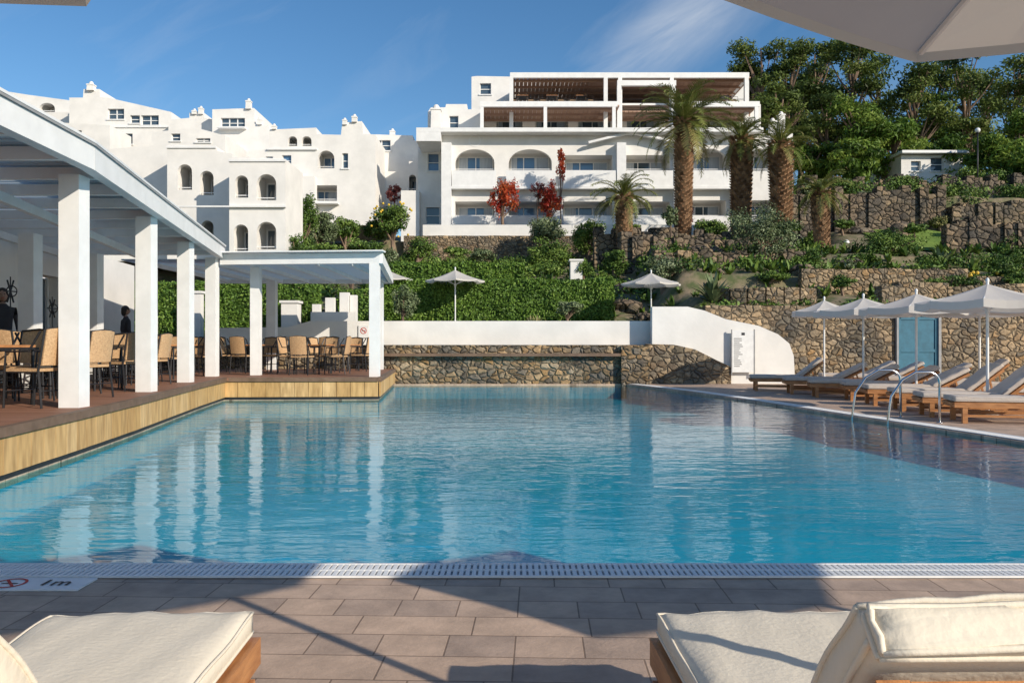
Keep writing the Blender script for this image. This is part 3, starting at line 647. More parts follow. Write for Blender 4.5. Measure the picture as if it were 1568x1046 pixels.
# ------------------------------------------------------------ buildings
def archpts(l,r,t,b,arch):
    if not arch: return [(l,b),(r,b),(r,t),(l,t)]
    w=(r-l)/2;rise=min(w,(t-b)*.62);zs=t-rise;cx=(l+r)/2
    return [(l,b),(r,b),(r,zs)]+[(cx+w*math.cos(a),zs+rise*math.sin(a)) for a in np.linspace(0,math.pi,17)[1:-1]]+[(l,zs)]
class Bld:
    def __init__(s,name): s.r=empty(name);s.w=MB();s.g=MB();s.t=MB()
    def block(s,P,d,depth,ops=(),bot=None):
        if len(P)==4 and not hasattr(P[0],'__len__'): l,r,t,b=P;P=[(l,t),(r,t),(r,b),(l,b)]
        pts=[(X(a,d),Z(b,d)) for a,b in P];holes=[]
        for o in ops:
            k,l,r,t,b=o[:5];l,r,t,b=X(l,d),X(r,d),Z(t,d),Z(b,d);holes.append(archpts(l,r,t,b,k=='A'))
            if k in 'AR':
                y0,y1=d+.31,d+1.5;a=.06
                v=[(l-a,y0,b-a),(r+a,y0,b-a),(r+a,y0,t+a),(l-a,y0,t+a),(l-a,y1,b-a),(r+a,y1,b-a),(r+a,y1,t+a),(l-a,y1,t+a)]
                s.w.add(v,[(4,5,6,7),(0,1,5,4),(3,7,6,2),(0,4,7,3),(1,2,6,5)])
                W=r-l;gl,gr=l+W*.06,r-W*.06;zt=t-(t-b)*.12
                gm={'b':2}.get(o[5] if len(o)>5 else '',0)
                s.g.box(gl,gr,y1-.06,y1-.02,b-.05,zt,gm)
                n=max(2,int(W/.9))
                for i in range(n+1):
                    xx=gl+(gr-gl)*i/n;s.g.box(xx-.03,xx+.03,y1-.1,y1-.061,b-.05,zt,1)
                s.g.box(gl,gr,y1-.11,y1-.101,zt-.06,zt,1)
                if W>1.2:
                    s.g.box(gl+.05,gl+(gr-gl)*random.uniform(.15,.3),y1-.075,y1-.062,b-.05,zt-.05,3)
                    s.g.box(gl+(gr-gl)*random.uniform(.6,.75),gr-.05,y1-.075,y1-.062,b-.05,zt-.05,3)
                s.t.tube([(l,d+.12,b+.12),(r,d+.12,b+.12)],.025,6)
            else:
                fm=4 if (len(o)>5 and o[5]=='g') else 1
                s.g.box(l-.02,r+.02,d+.2,d+.22,b-.02,t+.02,2 if (len(o)>5 and o[5]=='b') else 0)
                n=max(1,round((r-l)/.6))
                for i in range(n+1):
                    xx=l+(r-l)*i/n;s.g.box(xx-.035,xx+.035,d+.15,d+.199,b,t,fm)
                s.g.box(l,r,d+.14,d+.149,(b+t)/2-.025,(b+t)/2+.025,fm)
                s.t.box(l-.08,r+.08,d-.08,d-.002,b-.08,b-.005)
        wallpoly(s.w,pts,holes,d,d+.3)
        zl=min(p[1] for p in pts);n=len(pts)
        for i in range(n):
            a,b=pts[i],pts[(i+1)%n]
            if abs(a[1]-zl)<.05 and abs(b[1]-zl)<.05: continue
            s.w.add([(a[0],d+.3,a[1]),(b[0],d+.3,b[1]),(b[0],d+depth,b[1]),(a[0],d+depth,a[1])],[(0,1,2,3)])
        v,f=fill2d(pts,[],0);s.w.add([(a,d+depth,b) for a,b,c in v],f)
    def chim(s,px,d,yt,yb,w):
        x=X(px,d);w=w*d/F/2;z0,z1=Z(yb,d),Z(yt,d)
        s.w.add([(x-w*1.15,d-w*1.1,z0),(x+w*1.15,d-w*1.1,z0),(x+w*1.15,d+w*1.1,z0),(x-w*1.15,d+w*1.1,z0),(x-w,d-w,z1),(x+w,d-w,z1),(x+w,d+w,z1),(x-w,d+w,z1)],[(0,1,5,4),(1,2,6,5),(2,3,7,6),(3,0,4,7),(4,5,6,7)])
        s.w.box(x-w*1.2,x+w*1.2,d-w*1.2,d+w*1.2,z1-.1,z1-.02)
        s.w.ball((x,d,z1),(w*.8,w*.8,w*1.1),0,n=6)
    def done(s):
        s.w.obj('walls',['plaster'],s.r);
        if s.g.V: s.g.obj('windows',['glass','paint','bglass','curtain','greenf'],s.r)
        if s.t.V: s.t.obj('trim',['paint'],s.r)
B_=Bld('white_arched_hotel_building')
B_.block([(150,230),(262,221),(262,400),(150,400)],40,7)
B_.block([(256,221),(260,219),(262,221),(330,224),(333,232),(356,236),(356,400),(256,400)],38,6,[('A',272,294,252,291),('A',306,327,262,299),('A',308,327,338,380)])
B_.block([(351,243),(372,240),(437,244),(437,400),(351,400)],36,3.0,[('A',360,380,269,303),('A',393,423,267,307),('A',358,380,344,385),('A',393,423,340,382)])
B_.t.box(X(256,38)-.05,X(437,36)+.05,35.85,35.99,Z(316,36)-.07,Z(316,36))
B_.t.box(X(256,38)-.03,X(331,38),37.93,37.997,Z(227.5,38),Z(224.5,38))
B_.t.box(X(350,36),X(438,36),35.93,35.997,Z(248,36),Z(245,36))
B_.done()
B_=Bld('white_hillside_hotel_building')
B_.block([(-120,134),(0,139),(45,146),(105,154),(106,176),(-120,176)],60,8,[('A',60,84,158,172)])
B_.block([(106,150),(127,150),(128,137),(152,137),(153,149),(165,150),(262,172),(262,186),(262,330),(106,330)],57,10,[('W',165,190,167,183),('W',199,214,177,189),('W',216,243,177,192),('W',170,203,205,221,'g')])
B_.block([(-120,172),(108,172),(108,330),(-120,330)],59,6)
B_.block([(258,184),(290,181),(290,173),(312,173),(313,181),(330,184),(330,330),(258,330)],56,8)
B_.block([(325,168),(389,166),(389,190),(411,192),(411,330),(325,330)],55,8,[('W',338,375,181,196),('W',340,370,228,241,'g')])
B_.block([(232,203),(300,196),(345,208),(345,330),(232,330)],50,5,[('W',262,276,205,216),('W',300,322,212,218)])
B_.block([(85,188),(168,192),(168,320),(85,320)],53,3,[('W',108,125,200,212)])
B_.chim(140,57,130,140,9);B_.chim(381,55,155,168,7);B_.chim(298,56,170,176,6);B_.chim(308,56,166,176,6);B_.chim(398,55,183,192,6)
B_.t.box(X(336,55),X(378,55),54.5,54.99,Z(199,55),Z(197,55))
B_.t.box(X(106,57),X(262,57),56.9,56.997,Z(196,57),Z(194,57))
B_.done()
B_=Bld('white_terraced_hotel_building')
B_.block([(380,231),(411,229),(412,199),(484,196),(485,206),(522,207),(524,190),(532,188),(554,186),(556,205),(575,207),(575,345),(380,345)],51,8,[('W',407,418,240,255,'b'),('W',432,446,238,254,'b'),('A',441,455,209,224),('A',462,477,209,224),('A',487,512,231,258,'b'),('W',524,533,235,258),('R',462,516,284,308,'b')])
B_.block([(560,206),(632,208),(633,215),(641,217),(641,335),(560,335)],55,5,[('W',570,598,215,231),('W',573,589,246,262),('A',626,637,268,292)])
B_.block((440,482,270,345),50.4,.59)
B_.block((384,430,258,345),49.5,1.4,[('W',392,404,268,280)])
B_.chim(543,51,179,188,7);B_.chim(528,51,184,192,6);B_.chim(601,56,201,208,7);B_.chim(420,51,193,199,6)
B_.t.box(X(460,51),X(520,51),50.4,50.99,Z(312,51)-.1,Z(312,51))
B_.t.box(X(410,51),X(486,51),50.85,50.995,Z(228,51)-.1,Z(228,51))
B_.done()
# main building
B_=Bld('white_pergola_hotel_building')
d=50
up=[('A',697,757,229,262,'b'),('A',779,845,229,262,'b'),('R',865,938,238,264,'b'),('R',958,1026,238,262),('A',1058,1114,228,262,'b'),('A',1143,1186,228,262)]
lo=[('R',697,757,309,333,'b'),('R',779,845,309,333,'b'),('R',862,938,309,333),('R',958,1026,309,333),('R',1058,1112,307,333),('R',1143,1190,307,333)]
B_.block((677,1214,205,372),d,9,up+lo)
B_.block((640,677.5,222,372),52,6,[('W',652,673,318,343),('W',655,672,236,262,'b')])
B_.block((614,642,292,372),51,6)
B_.t.box(X(640,d),X(1162,d),d-.9,d-.003,Z(208,d),Z(203,d)+.05);B_.t.box(X(640,d),X(677,d),d-.9,d+2.5,Z(222,d),Z(208,d)-.003)
for a,b in ((677,943),(958,1122)):
    B_.t.box(X(a,d),X(b,d),d-.55,d-.003,Z(292,d),Z(288,d))
    B_.t.box(X(a,d),X(b,d),d-.5,d-.003,Z(350,d),Z(346,d))
for a,b in ((677,692),(943,957),(1030,1040),(1118,1128)): B_.t.box(X(a,d),X(b,d),d-.56,d-.004,Z(372,d),Z(222,d))
B_.t.beam((X(900,d),d-.45,Z(222,d)),(X(965,d),d-.45,Z(206,d)),.3,.14);B_.t.beam((X(965,d),d-.45,Z(206,d)),(X(1035,d),d-.45,Z(222,d)),.3,.14)
ring(B_.t,(X(727,d),d-.02,Z(216,d)),.38,.06,0,0,True)
for a,b in ((693,760),(775,850),(862,942),(958,1029),(1052,1117)):
    B_.t.box(X(a,d),X(b,d),d-.5,d-.4,Z(287.8,d),Z(264,d));B_.t.box(X(a,d),X(b,d),d-.5,d-.4,Z(345.8,d),Z(333,d))
B_.block([(655,172),(660,165),(682,165),(683,160),(715,160),(715,168),(740,168),(740,206),(655,206)],53,3,[('W',688,702,178,198)])
B_.chim(668,52.5,168,206,14)
B_.block((735,1165,160,207),55,6,[('R',760,800,175,198),('R',820,870,175,198),('R',885,935,175,198),('R',960,1010,172,198),('R',1050,1120,172,198)])
B_.block([(722,118),(730,117),(785,118),(785,170),(722,170)],57,5,[('W',735,752,128,145)])
B_.block((783,1147,124,172),59.5,4,[('R',800,850,132,152),('R',862,915,132,152),('R',960,1020,132,152),('R',1040,1100,132,152)])
B_.chim(1196,51.5,176,206,9);B_.chim(1183,51.5,186,206,9)
tp=Z(113,53);tb=Z(121,53)
B_.t.box(X(781,53),X(1146,53),52.8,53,tb,tp);B_.t.box(X(781,53),X(781,53)+.2,53.001,59.4,tb,tp-.01);B_.t.box(X(1146,53)-.2,X(1146,53),53.001,59.4,tb,tp-.01)
for px in (783,927,949,1028,1142): B_.t.box(X(px,53)-.13,X(px,53)+.13,52.79,53.05,14.4,tb-.002)
B_.t.box(X(945,52.6),X(1035,52.6),52.5,52.75,Z(132,52.6),Z(124,52.6))
for px in (948,1031): B_.t.box(X(px,52.6)-.14,X(px,52.6)+.14,52.5,52.749,14.4,Z(132,52.6)-.002)
B_.t.box(X(735,51.5),X(945,51.5),51.3,51.5,Z(165,51.5),Z(157,51.5))
B_.t.box(X(1040,51.5),X(1162,51.5),51.3,51.5,Z(165,51.5),Z(157,51.5))
for px in (738,835,940,1158): B_.t.box(X(px,51.4)-.11,X(px,51.4)+.11,51.31,51.49,14.4,Z(165,51.5)-.002)
sl=MB()
def slats(px0,px1,d0,d1,z,sp=.28):
    x=X(px0,d0)
    while x<X(px1,d0): sl.box(x,x+sp*.9,d0,d1,z,z+.09,0,random.random());x+=sp
    for y in np.arange(d0+.3,d1,1.3): sl.box(X(px0,d0),X(px1,d0),y,y+.1,z-.15,z-.002,0,.3)
slats(783,1144,53.05,59.4,tb+.05);slats(737,943,51.55,54.9,Z(163,51.5));slats(1042,1160,51.55,54.9,Z(163,51.5));slats(950,1030,52.8,54.9,Z(163,51.5))
sl.obj('pergola_slats',['brownwood'],B_.r)
rl=MB()
for z in (.35,.65,.95): rl.tube([(X(790,53.6),53.6,16.85+z*.9),(X(1140,53.6),53.6,16.85+z*.9)],.02,5)
for x in np.arange(X(790,53.6),X(1140,53.6),1.2): rl.tube([(x,53.6,16.8),(x,53.6,17.75)],.02,5)
rl.obj('railings',['metal'],B_.r)
B_.t.box(X(735,53.5),X(1150,53.5),53.3,55,Z(163,53.5),Z(160,53.5))
B_.done()
for px in (800,845,890,1110): inst('dining_table',tm,(X(px,54.3),54.3,Z(160,53.5)));inst('dining_chair',cm,(X(px,54.3)+.6,54.3,Z(160,53.5)),1.6);inst('dining_chair',cm,(X(px,54.3)-.6,54.3,Z(160,53.5)),-1.6)
B_=Bld('hillside_hut');B_.block((1380,1474,238,290),53,5,[('W',1395,1410,247,262),('W',1425,1445,242,262)]);B_.t.box(X(1376,53),X(1478,53),52.5,58.5,Z(237,53),Z(233,53));B_.done()
# ------------------------------------------------------------ vegetation
def unit(n):
    v=rng.normal(size=(n,3));return v/np.linalg.norm(v,axis=1)[:,None]
def leafq(mb,c,size,mat,shade,bias=None,asp=.5):
    n=len(c);nr=unit(n)
    if bias is not None: nr=nr*.8+bias;nr/=np.linalg.norm(nr,axis=1)[:,None]
    t=np.cross(nr,unit(n));t/=np.linalg.norm(t,axis=1)[:,None]+1e-9;b=np.cross(nr,t)
    s=(size*rng.uniform(.6,1.3,n))[:,None]
    v=np.stack([c-t*s,c+b*s*asp,c+t*s,c-b*s*asp],1).reshape(-1,3)
    mb.quads(v,mat,np.clip(shade,0,1))
def clumps(mb,cl,n,size,mat,asp=.5,base=.5,var=.5):
    cl=np.array(cl,float);w=(cl[:,3]*cl[:,4]+cl[:,3]*cl[:,5]);w/=w.sum()
    idx=rng.choice(len(cl),n,p=w);u=unit(n);r=rng.uniform(0,1,n)**.45
    r*=1+.18*np.sin(u[:,0]*7+idx)*np.sin(u[:,2]*6+idx*2)
    c=cl[idx,:3]+u*cl[idx,3:6]*r[:,None]
    cr=rng.uniform(-var/2,var/2,len(cl))
    sh=base+cr[idx]+rng.normal(0,.16,n)
    leafq(mb,c,size,mat,sh,bias=u*.7+np.array([0,0,.35]),asp=asp)
def shrub(name,px,py,d,rx,ry,mt='leaf',n=None,size=None,trunk=True,flowers=None):
    x=X(px,d);z=Z(py,d);rx*=1.22*d/F;rz=1.18*ry*d/F;zb=H(x,d)
    cl=[];k=int(14+rx*12)
    for i in range(k):
        u=unit(1)[0];q=random.random()**.5*.72
        cl.append((x+u[0]*rx*q,d+u[1]*rx*q*.8,z+u[2]*rz*q,rx*random.uniform(.22,.38),rx*.3,rz*random.uniform(.22,.38)))
    n=n or int(min(7000,1100+2900*rx*rz));size=size or max(.045,.0016*d)
    mb=MB();clumps(mb,cl,n,size,0,base=.5,var=.75)
    if trunk:
        P=[(x+.05,d,zb-.15),(x-.04,d,(zb+z)/2),(x,d,z)];r=max(.03,rx*.08);mb.tube(P,[r*1.3,r,r*.6],7,1)
        for c in cl[:7]: mb.tube([P[1],(P[1][0]*.4+c[0]*.6,P[1][1]*.4+c[1]*.6,(P[1][2]+c[2])/2+.05),c[:3]],[r*.6,r*.4,r*.15],5,1)
    mats=[mt,'bark']
    if flowers:
        mats.append(flowers)
        for i in range(22):
            u=unit(1)[0];mb.ball((x+u[0]*rx*.95,d+u[1]*rx*.95,z+u[2]*rz*.9),(.07,.07,.07),2,n=4)
    return mb.obj(name,mats)
def hedge(x0,x1,y0,y1,zt,zb,n,size=.055,mt='hedge'):
    mb=MB();
    mb.box(x0+.12,x1-.12,y0+.12,y1-.12,zb,zt-.14,0,.15)
    L,D,Hh=x1-x0,y1-y0,zt-zb;ar=np.array([L*Hh,L*D,D*Hh,D*Hh]);k=rng.choice(4,n,p=ar/ar.sum())
    a,b=rng.uniform(0,1,n),rng.uniform(0,1,n);e=rng.normal(0,.045,n)
    x=np.where(k<2,x0+a*L,np.where(k==2,x0+e,x1+e));y=np.where(k==0,y0+e,y0+b*D*1.0);y=np.where(k>=2,y0+a*D,y);z=np.where(k==1,zt+e,zb+b*Hh)
    y=y+.05*np.sin(x*3.1+z*2)+.03*np.sin(x*7.3);z=z+.025*np.sin(x*2.3)*np.where(k==1,1,.3)
    bias=np.zeros((n,3));bias[k==0,1]=-1;bias[k==1,2]=1;bias[k==2,0]=-1;bias[k==3,0]=1
    sh=.5+.14*np.sin(x*1.9+z*2.2)*np.sin(z*3.4+x)+rng.normal(0,.2,n)
    leafq(mb,np.stack([x,y,z],1),size,0,sh,bias*.8);mb.obj('hedge',[mt])
hedge(X(588,29),X(938,29),29,30.2,Z(430,29),1.6,30000,.055)
hedge(X(596,33),X(800,33),33,34,Z(404,33),3.2,12000,.065)
hedge(-13,X(478,27),27,28.2,Z(434,27),1.2,17000)
hedge(X(520,28.5),X(585,28.5),28.5,29.3,Z(445,28.5),1.4,4500)
def pine(px,d,ytop,spread,lean=0,n=5600,name='pine_tree',mt='pine'):
    x=X(px,d);zb=H(x,d);zt=Z(ytop,d);h=zt-zb;R=spread*d/F
    mb=MB();tx=x+lean
    P=[(x+(tx-x)*t**1.5+.2*math.sin(t*5+px),d+.2*math.sin(t*4),zb-.4+(h*.9)*t) for t in np.linspace(0,1,7)]
    mb.tube(P,[.32,.27,.23,.19,.15,.1,.05],8,1)
    cl=[];k=26
    for i in range(k):
        t=random.uniform(.36,1)
        prof=math.sin(math.pi*min(1,(t-.2)/.8)*.88)**.8*R
        a=random.uniform(0,2*math.pi);q=prof*random.uniform(.35,1.05)
        s=random.uniform(.17,.29)*R+.28
        c=(x+(tx-x)*t+q*math.cos(a),d+q*math.sin(a),zb+h*t-s*.4,s*1.25,s*1.2,s*.62)
        cl.append(c)
        t0=max(.15,t-.18);i0=t0*6;j=int(i0);A=Vector(P[j]).lerp(Vector(P[min(j+1,6)]),i0-j);C=Vector(c[:3]);m=A.lerp(C,.5);m.z-=.15
        mb.tube([A,m,C],[.09,.06,.02],5,1)
    clumps(mb,cl,n,.16,0,asp=.36,base=.5,var=.9)
    mb.obj(name,[mt,'bark'])
for i,a in enumerate(((1172,63,42,48,-.6),(1208,61,58,42,.3),(1250,66,54,48,0),(1300,60,48,50,.4),(1350,64,74,50,-.5),(1395,58,96,46,.8),(1440,66,84,44,0),(1490,60,66,50,-.8),(1548,64,88,48,.5),(1605,60,56,56,0),(1190,57,125,38,.2),(1262,56,145,42,.2),(1500,70,118,50,.4),(1225,70,80,50,0),(1150,66,100,26,0))):
    pine(*a,n=8000 if i<4 else 5600)
for a in ((1322,54,150,44,-.6),(1415,62,138,44,.6),(1560,54,170,44,.3),(1350,55,185,38,1.2),(1300,52,215,30,.3),(1450,54,205,34,.2),(1520,51,205,40,.2),(1245,55,215,28,0),(1590,48,225,40,0)): pine(*a,n=5000,name='broadleaf_tree',mt='broad')
for a in ((652,62,258,20,0),): pine(*a,n=2500)
# palms
def palm(px,d,ycrown,ybase,R,trunkw,nf=46,droop=.55):
    x=X(px,d);zb=H(x,d);zc=Z(ycrown,d);R=R*d/F;w=trunkw*d/F/2
    mb=MB();h=zc-zb+.1
    ts=np.linspace(0,1,12);lean=random.uniform(-.3,.3)
    P=[(x+lean*(1-t)**2,d,zb-.2+h*t) for t in ts];mb.tube(P,[w*(1.15 if t<.1 else .78+.22*t) for t in ts],12,1,.3)
    k=int(h/.12)*9
    for i in range(k):
        t=i/k;a=i*2.399;z=zb+h*t;ww=w*(.80+.24*t);cx=x+lean*(1-t)**2
        c,s=math.cos(a),math.sin(a);p=Vector((cx+c*ww*.9,d+s*ww*.9,z));q=Vector((cx+c*(ww*1.25),d+s*(ww*1.25),z+.16))
        sd=Vector((-s,c,0))*.07*(w/.4+.4)
        mb.add([p-sd,p+sd,q+sd*.6,q-sd*.6,(p.x,p.y,z+.18)],[(0,1,2,3),(2,3,4),(0,3,4),(1,4,2)],1,random.random())
    vs=[];sh=[]
    for i in range(nf):
        a=i*2.399+random.uniform(-.2,.2);el=math.radians(random.uniform(5,80) if i>nf*.3 else random.uniform(-40,10));L=R*random.uniform(.95,1.2)
        p=Vector((x,d,zc+.1));dirh=Vector((math.cos(a),math.sin(a),0));pts=[p.copy()];n=12
        e=el
        for j in range(n):
            e-=math.radians((3.5+j*1.25)*droop*(1.3 if el>.8 else 1));p=p+(dirh*math.cos(e)+Vector((0,0,math.sin(e))))*(L/n);pts.append(p.copy())
        mb.tube([tuple(q) for q in pts[::2]],[.04,.034,.028,.022,.015,.01,.006,.004][:len(pts[::2])],4,0,.8)
        side=Vector((-math.sin(a),math.cos(a),0));shf=random.random()*.5+.3
        if el<-.35: shf=.95
        for j in range(2,n+1):
            for sb in range(2):
                q=pts[j-1].lerp(pts[j],sb/2);dr=(pts[j]-pts[j-1]).normalized()
                ll=.36*R/2.6*math.sin(math.pi*(.12+.86*(j/n)))**.6*1.15
                for s in (-1,1):
                    tip=q+side*s*ll*.8+dr*ll*.75+Vector((0,0,random.uniform(-.06,.06)+.22*ll))-Vector((0,0,.10*j/n))
                    wd=dr*.045*R/2.6
                    vs+=[tuple(q-wd),tuple(q+wd),tuple(tip+wd*.3),tuple(tip-wd*.3)];sh.append(shf+random.uniform(-.15,.15))
    mb.quads(np.array(vs),0,np.clip(np.array(sh),0,1));mb.obj('palm_tree',['palm','palmbark'])
palm(1047,43,188,362,84,26,54);palm(1135,44,216,345,58,30,40,.6);palm(1195,42,224,330,56,32,40,.45);palm(955,40,304,388,54,24,38,.6);palm(1256,38,298,402,50,25,36,.6)
for a in (('olive_tree',1168,352,34,54,42,'olive'),('olive_tree',1015,412,31,42,24,'olive'),('olive_tree',1028,330,40,13,14,'olive'),
 ('shrub',835,352,44,30,26,'olive'),('shrub',902,362,43,26,30,'leaf'),('shrub',838,388,41,36,24,'leaf'),('shrub',640,385,38,30,22,'leaf'),('shrub',740,392,42,20,14,'olive'),
 ('shrub',1360,378,36,48,30,'leaf'),('shrub',1420,405,33,26,18,'leaf'),('shrub',1520,402,32,48,28,'leaf'),('shrub',1235,400,33,26,18,'leaf'),('shrub',1250,368,40,20,14,'leaf'),
 ('shrub',940,400,36,22,22,'leaf'),('shrub',870,472,28,24,12,'olive'),('shrub',618,462,27.5,24,26,'olive'),('shrub',895,412,34,18,12,'leaf'),
 ('tree',460,332,41,27,42,'leaf'),('tree',490,350,44,26,26,'olive'),('tree',530,350,45,24,20,'leaf'),('tree',446,312,40,14,30,'olive'),('tree',575,352,46,20,18,'leaf'),('shrub',560,378,38,32,16,'leaf'),('shrub',590,395,36,22,20,'olive'),
 ('shrub',500,386,36,44,15,'leaf'),('shrub',540,418,31,26,10,'leaf'),('shrub',455,378,37,26,20,'leaf'),('shrub',1095,448,29,22,12,'leaf'),('shrub',1180,422,30,30,9,'leaf'),
 ('shrub',1320,398,34,26,16,'leaf'),('shrub',1455,432,29,40,12,'leaf'),('shrub',1535,372,37,34,22,'leaf'),('shrub',1480,346,41,22,10,'olive'),('shrub',1290,285,46,28,12,'leaf'),('shrub',1380,284,47,38,12,'leaf'),('shrub',1500,275,48,36,22,'leaf'),('shrub',1555,300,45,36,20,'leaf'),
 ('shrub',1240,290,45,18,12,'olive'),('shrub',1440,296,44.6,26,12,'leaf'),('shrub',1330,300,44.5,18,8,'olive'),('shrub',1290,342,42,18,9,'leaf'),('shrub',1400,350,41,22,9,'leaf'),('shrub',1548,415,29.9,30,14,'leaf'),('shrub',1300,408,31,22,9,'olive'),('shrub',1355,412,30.8,18,8,'leaf'),
 ('shrub',960,352,43.5,22,12,'leaf'),('shrub',1090,350,42.5,28,14,'leaf'),('shrub',1000,372,39.5,26,12,'leaf'),('shrub',1090,395,36,26,12,'olive'),('shrub',1205,352,40,22,16,'leaf'),('shrub',1290,430,29,22,10,'leaf'),('shrub',1375,445,28,34,10,'leaf'),('shrub',1440,340,43,16,9,'dry'),('shrub',1568,430,29,30,14,'leaf'),('shrub',700,385,44,20,9,'leaf')):
    shrub(a[0],*a[1:])
shrub('lemon_tree',602,338,45,30,28,'leaf',flowers='fruit')
shrub('orange_tree',1505,428,30,24,12,'leaf',flowers='fruit')
shrub('purple_leaf_tree',604,296,52,12,14,'purple',n=900)
shrub('red_leaf_tree',770,298,47.5,24,36,'redleaf',n=2600,size=.085)
shrub('red_leaf_tree',842,305,47.5,20,30,'redleaf',n=2000,size=.085);shrub('red_leaf_tree',859,250,47.8,9,28,'redleaf',n=800);shrub('red_leaf_tree',1052,325,47.5,12,26,'purple',n=700);shrub('red_leaf_tree',824,292,47.6,12,14,'purple',n=450)
def tufts(name,pts,mt,L=.45,nb=26,w=.035):
    mb=MB();vs=[];sh=[]
    for x,y,s in pts:
        z=H(x,y)
        for i in range(nb):
            a=random.uniform(0,6.283);e=random.uniform(.35,1.45);l=L*s*random.uniform(.7,1.2);dx=Vector((math.cos(a)*math.cos(e),math.sin(a)*math.cos(e),math.sin(e)))
            q=Vector((x,y,z));sd=Vector((-math.sin(a),math.cos(a),0))*w*s;m=q+dx*l*.55;t=q+dx*l+Vector((0,0,-.15*l))
            vs+=[tuple(q-sd*.7),tuple(q+sd*.7),tuple(m+sd),tuple(m-sd)];vs+=[tuple(m-sd),tuple(m+sd),tuple(t+sd*.05),tuple(t-sd*.05)];c=random.random();sh+=[c,c]
    mb.quads(np.array(vs),0,np.array(sh));mb.obj(name,[mt])
tufts('border_grasses',[(random.uniform(-5,4.3),random.uniform(25.5,28.4),random.uniform(.5,1.1)) for _ in range(190)],'dry')
tufts('border_succulents',[(random.uniform(-9,4.3),random.uniform(25.4,28.2),random.uniform(.5,1.0)) for _ in range(150)],'olive',.5,22,.05)
tufts('agave_plant',[(X(1092,27.5),27.5,1.9)],'olive',.6,46,.04)
tufts('agave_plant',[(X(930,31),31,1.8)],'olive',.5,30,.05)
tufts('agave_plant',[(X(1440,33),33,1.8)],'olive',.5,30,.05)
pts=[]
for _ in range(1500):
    x=random.uniform(-14,30);y=random.uniform(28.5,45.5)
    if x>15.5 and y>37.5: continue
    pts.append((x,y,random.uniform(.5,1.3)))
tufts('ground_cover_plants',pts,'leaf',.5,12,.06)
def groundshrubs():
    mb=MB();cl=[]
    for _ in range(420):
        x=random.uniform(-13,28);y=random.uniform(30.5,45.5)
        if x>14 and y>37: continue
        s=random.uniform(.25,.65);cl.append((x,y,H(x,y)+s*.4,s,s,s*.7))
    for _ in range(60):
        x=random.uniform(6.5,26);y=random.uniform(25.4,27);s=random.uniform(.2,.42);cl.append((x,y,H(x,y)+s*.3,s,s,s*.6))
    for _ in range(240):
        x=random.uniform(16.5,38);y=random.uniform(44.3,60);s=random.uniform(.4,1.1);cl.append((x,y,H(x,y)+s*.4,s,s,s*.7))
    for _ in range(50):
        x=random.uniform(22,38);y=random.uniform(36.8,38.6);s=random.uniform(.3,.6);cl.append((x,y,H(x,y)+s*.4,s,s,s*.7))
    for _ in range(45):
        x=random.uniform(15.5,38);s=random.uniform(.25,.6);cl.append((x,43.9,9.45+random.uniform(-.5,.2),s,s*.8,s*.8))
    clumps(mb,cl,105000,.08,0,var=1.0,base=.5);mb.obj('hillside_shrubs',['leaf'])
groundshrubs()
pts=[(random.uniform(18.5,40),random.uniform(37.8,43.1),.35) for _ in range(2200)]
tufts('lawn_grass',pts,'hedge',.3,9,.03)
def lamp(px,d,yt):
    x=X(px,d);zb=H(x,d);zt=Z(yt,d);mb=MB();mb.tube([(x,d,zb),(x,d,zt-.15)],.04,8,0);mb.ball((x,d,zt),(.15,.15,.15),1,n=8);mb.tube([(x,d,zt-.2),(x,d,zt-.12)],[.06,.1],8,0);mb.obj('garden_lamp',['metal','white'],smooth=True)
lamp(1497,47,200);lamp(816,30.6,462);lamp(1296,40,372)
# ------------------------------------------------------------ light, sky, camera
EL=math.radians(24);az=Vector((-.75,.66,0)).normalized()
dirv=Vector((az.x*math.cos(EL),az.y*math.cos(EL),-math.sin(EL)))
ld=bpy.data.lights.new('sun','SUN');ld.energy=4.9;ld.angle=math.radians(.5);ld.color=(1,.895,.745)
lo_=bpy.data.objects.new('sun',ld);COL.objects.link(lo_);lo_.rotation_mode='QUATERNION';lo_.rotation_quaternion=dirv.to_track_quat('-Z','Y')
w=bpy.data.worlds.new('World');sc.world=w;w.use_nodes=True;nt=w.node_tree;bg=nt.nodes['Background']
sky=N(nt,'ShaderNodeTexSky',sky_type='NISHITA',sun_disc=False,sun_elevation=EL,sun_rotation=math.atan2(-az.x,-az.y),altitude=100,air_density=1.0,dust_density=.2,ozone_density=2.5)
hs=N(nt,'ShaderNodeHueSaturation');hs.inputs['Saturation'].default_value=1.22;nt.links.new(sky.outputs[0],hs.inputs['Color'])
tc=N(nt,'ShaderNodeTexCoord');sx=N(nt,'ShaderNodeSeparateXYZ');nt.links.new(tc.outputs['Generated'],sx.inputs[0])
def mth(op,a,b=None,c=None):
    m=N(nt,'ShaderNodeMath',operation=op)
    for i,q in enumerate((a,b,c)):
        if q is None: continue
        if hasattr(q,'links'): nt.links.new(q,m.inputs[i])
        else: m.inputs[i].default_value=q
    return m.outputs[0]
den=mth('ADD',mth('ABSOLUTE',sx.outputs[1]),.15);U=mth('DIVIDE',sx.outputs[0],den);Wv=mth('DIVIDE',sx.outputs[2],den)
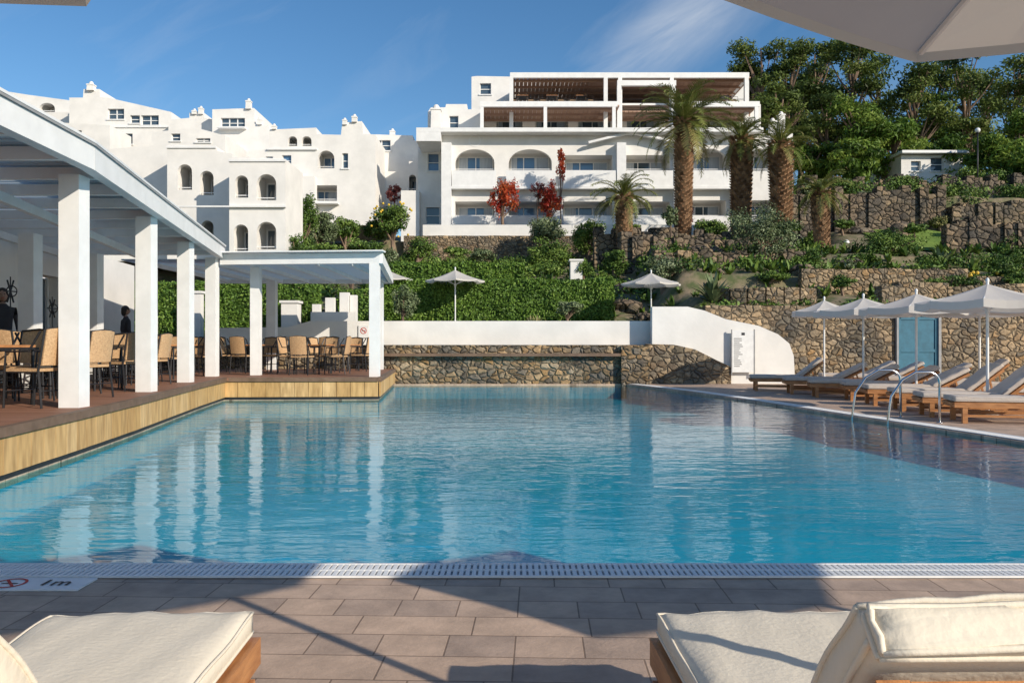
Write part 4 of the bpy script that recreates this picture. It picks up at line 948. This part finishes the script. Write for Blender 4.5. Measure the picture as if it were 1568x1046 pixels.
al=mth('ADD',mth('MULTIPLY',U,.84),mth('MULTIPLY',Wv,.54));cr=mth('SUBTRACT',mth('MULTIPLY',Wv,.84),mth('MULTIPLY',U,.54))
cb=N(nt,'ShaderNodeCombineXYZ');nt.links.new(mth('MULTIPLY',al,2.2),cb.inputs[0]);nt.links.new(mth('MULTIPLY',cr,9),cb.inputs[1])
nz=N(nt,'ShaderNodeTexNoise',i_Scale=1.6,i_Detail=6,i_Roughness=.6,i_Distortion=.6);nt.links.new(cb.outputs[0],nz.inputs[0])
nz2=N(nt,'ShaderNodeTexNoise',i_Scale=.5,i_Detail=2);nt.links.new(cb.outputs[0],nz2.inputs[0])
c0=.84*.32-.54*.15;a0=.84*.17+.54*.32
gs=mth('EXPONENT',mth('MULTIPLY',mth('POWER',mth('DIVIDE',mth('SUBTRACT',cr,c0),.035),2),-1))
ga=mth('EXPONENT',mth('MULTIPLY',mth('POWER',mth('DIVIDE',mth('SUBTRACT',al,a0),.13),2),-1))
st=mth('MULTIPLY',gs,ga)
thr=mth('MULTIPLY',mth('SUBTRACT',mth('ADD',nz.outputs[0],mth('MULTIPLY',st,.30)),.51),2.4)
N_=N(nt,'ShaderNodeClamp');nt.links.new(mth('MULTIPLY',thr,mth('ADD',mth('MULTIPLY',nz2.outputs[0],.38),mth('MULTIPLY',st,.45))),N_.inputs[0])
mx=N(nt,'ShaderNodeMix',data_type='RGBA');nt.links.new(N_.outputs[0],mx.inputs[0]);nt.links.new(hs.outputs[0],mx.inputs[6]);mx.inputs[7].default_value=(5.6,5.9,6.3,1)
nt.links.new(mx.outputs[2],bg.inputs[0]);bg.inputs[1].default_value=.13
sc.view_settings.view_transform='Standard';sc.view_settings.look='None';sc.view_settings.exposure=0
cd=bpy.data.cameras.new('camera');cd.lens=36*F/1568;cd.sensor_width=36;cd.shift_y=4/1568;cd.clip_end=3000;cd.clip_start=.05
co=bpy.data.objects.new('camera',cd);COL.objects.link(co);co.location=(0,0,EYE);co.rotation_euler=(math.pi/2,0,0);sc.camera=co
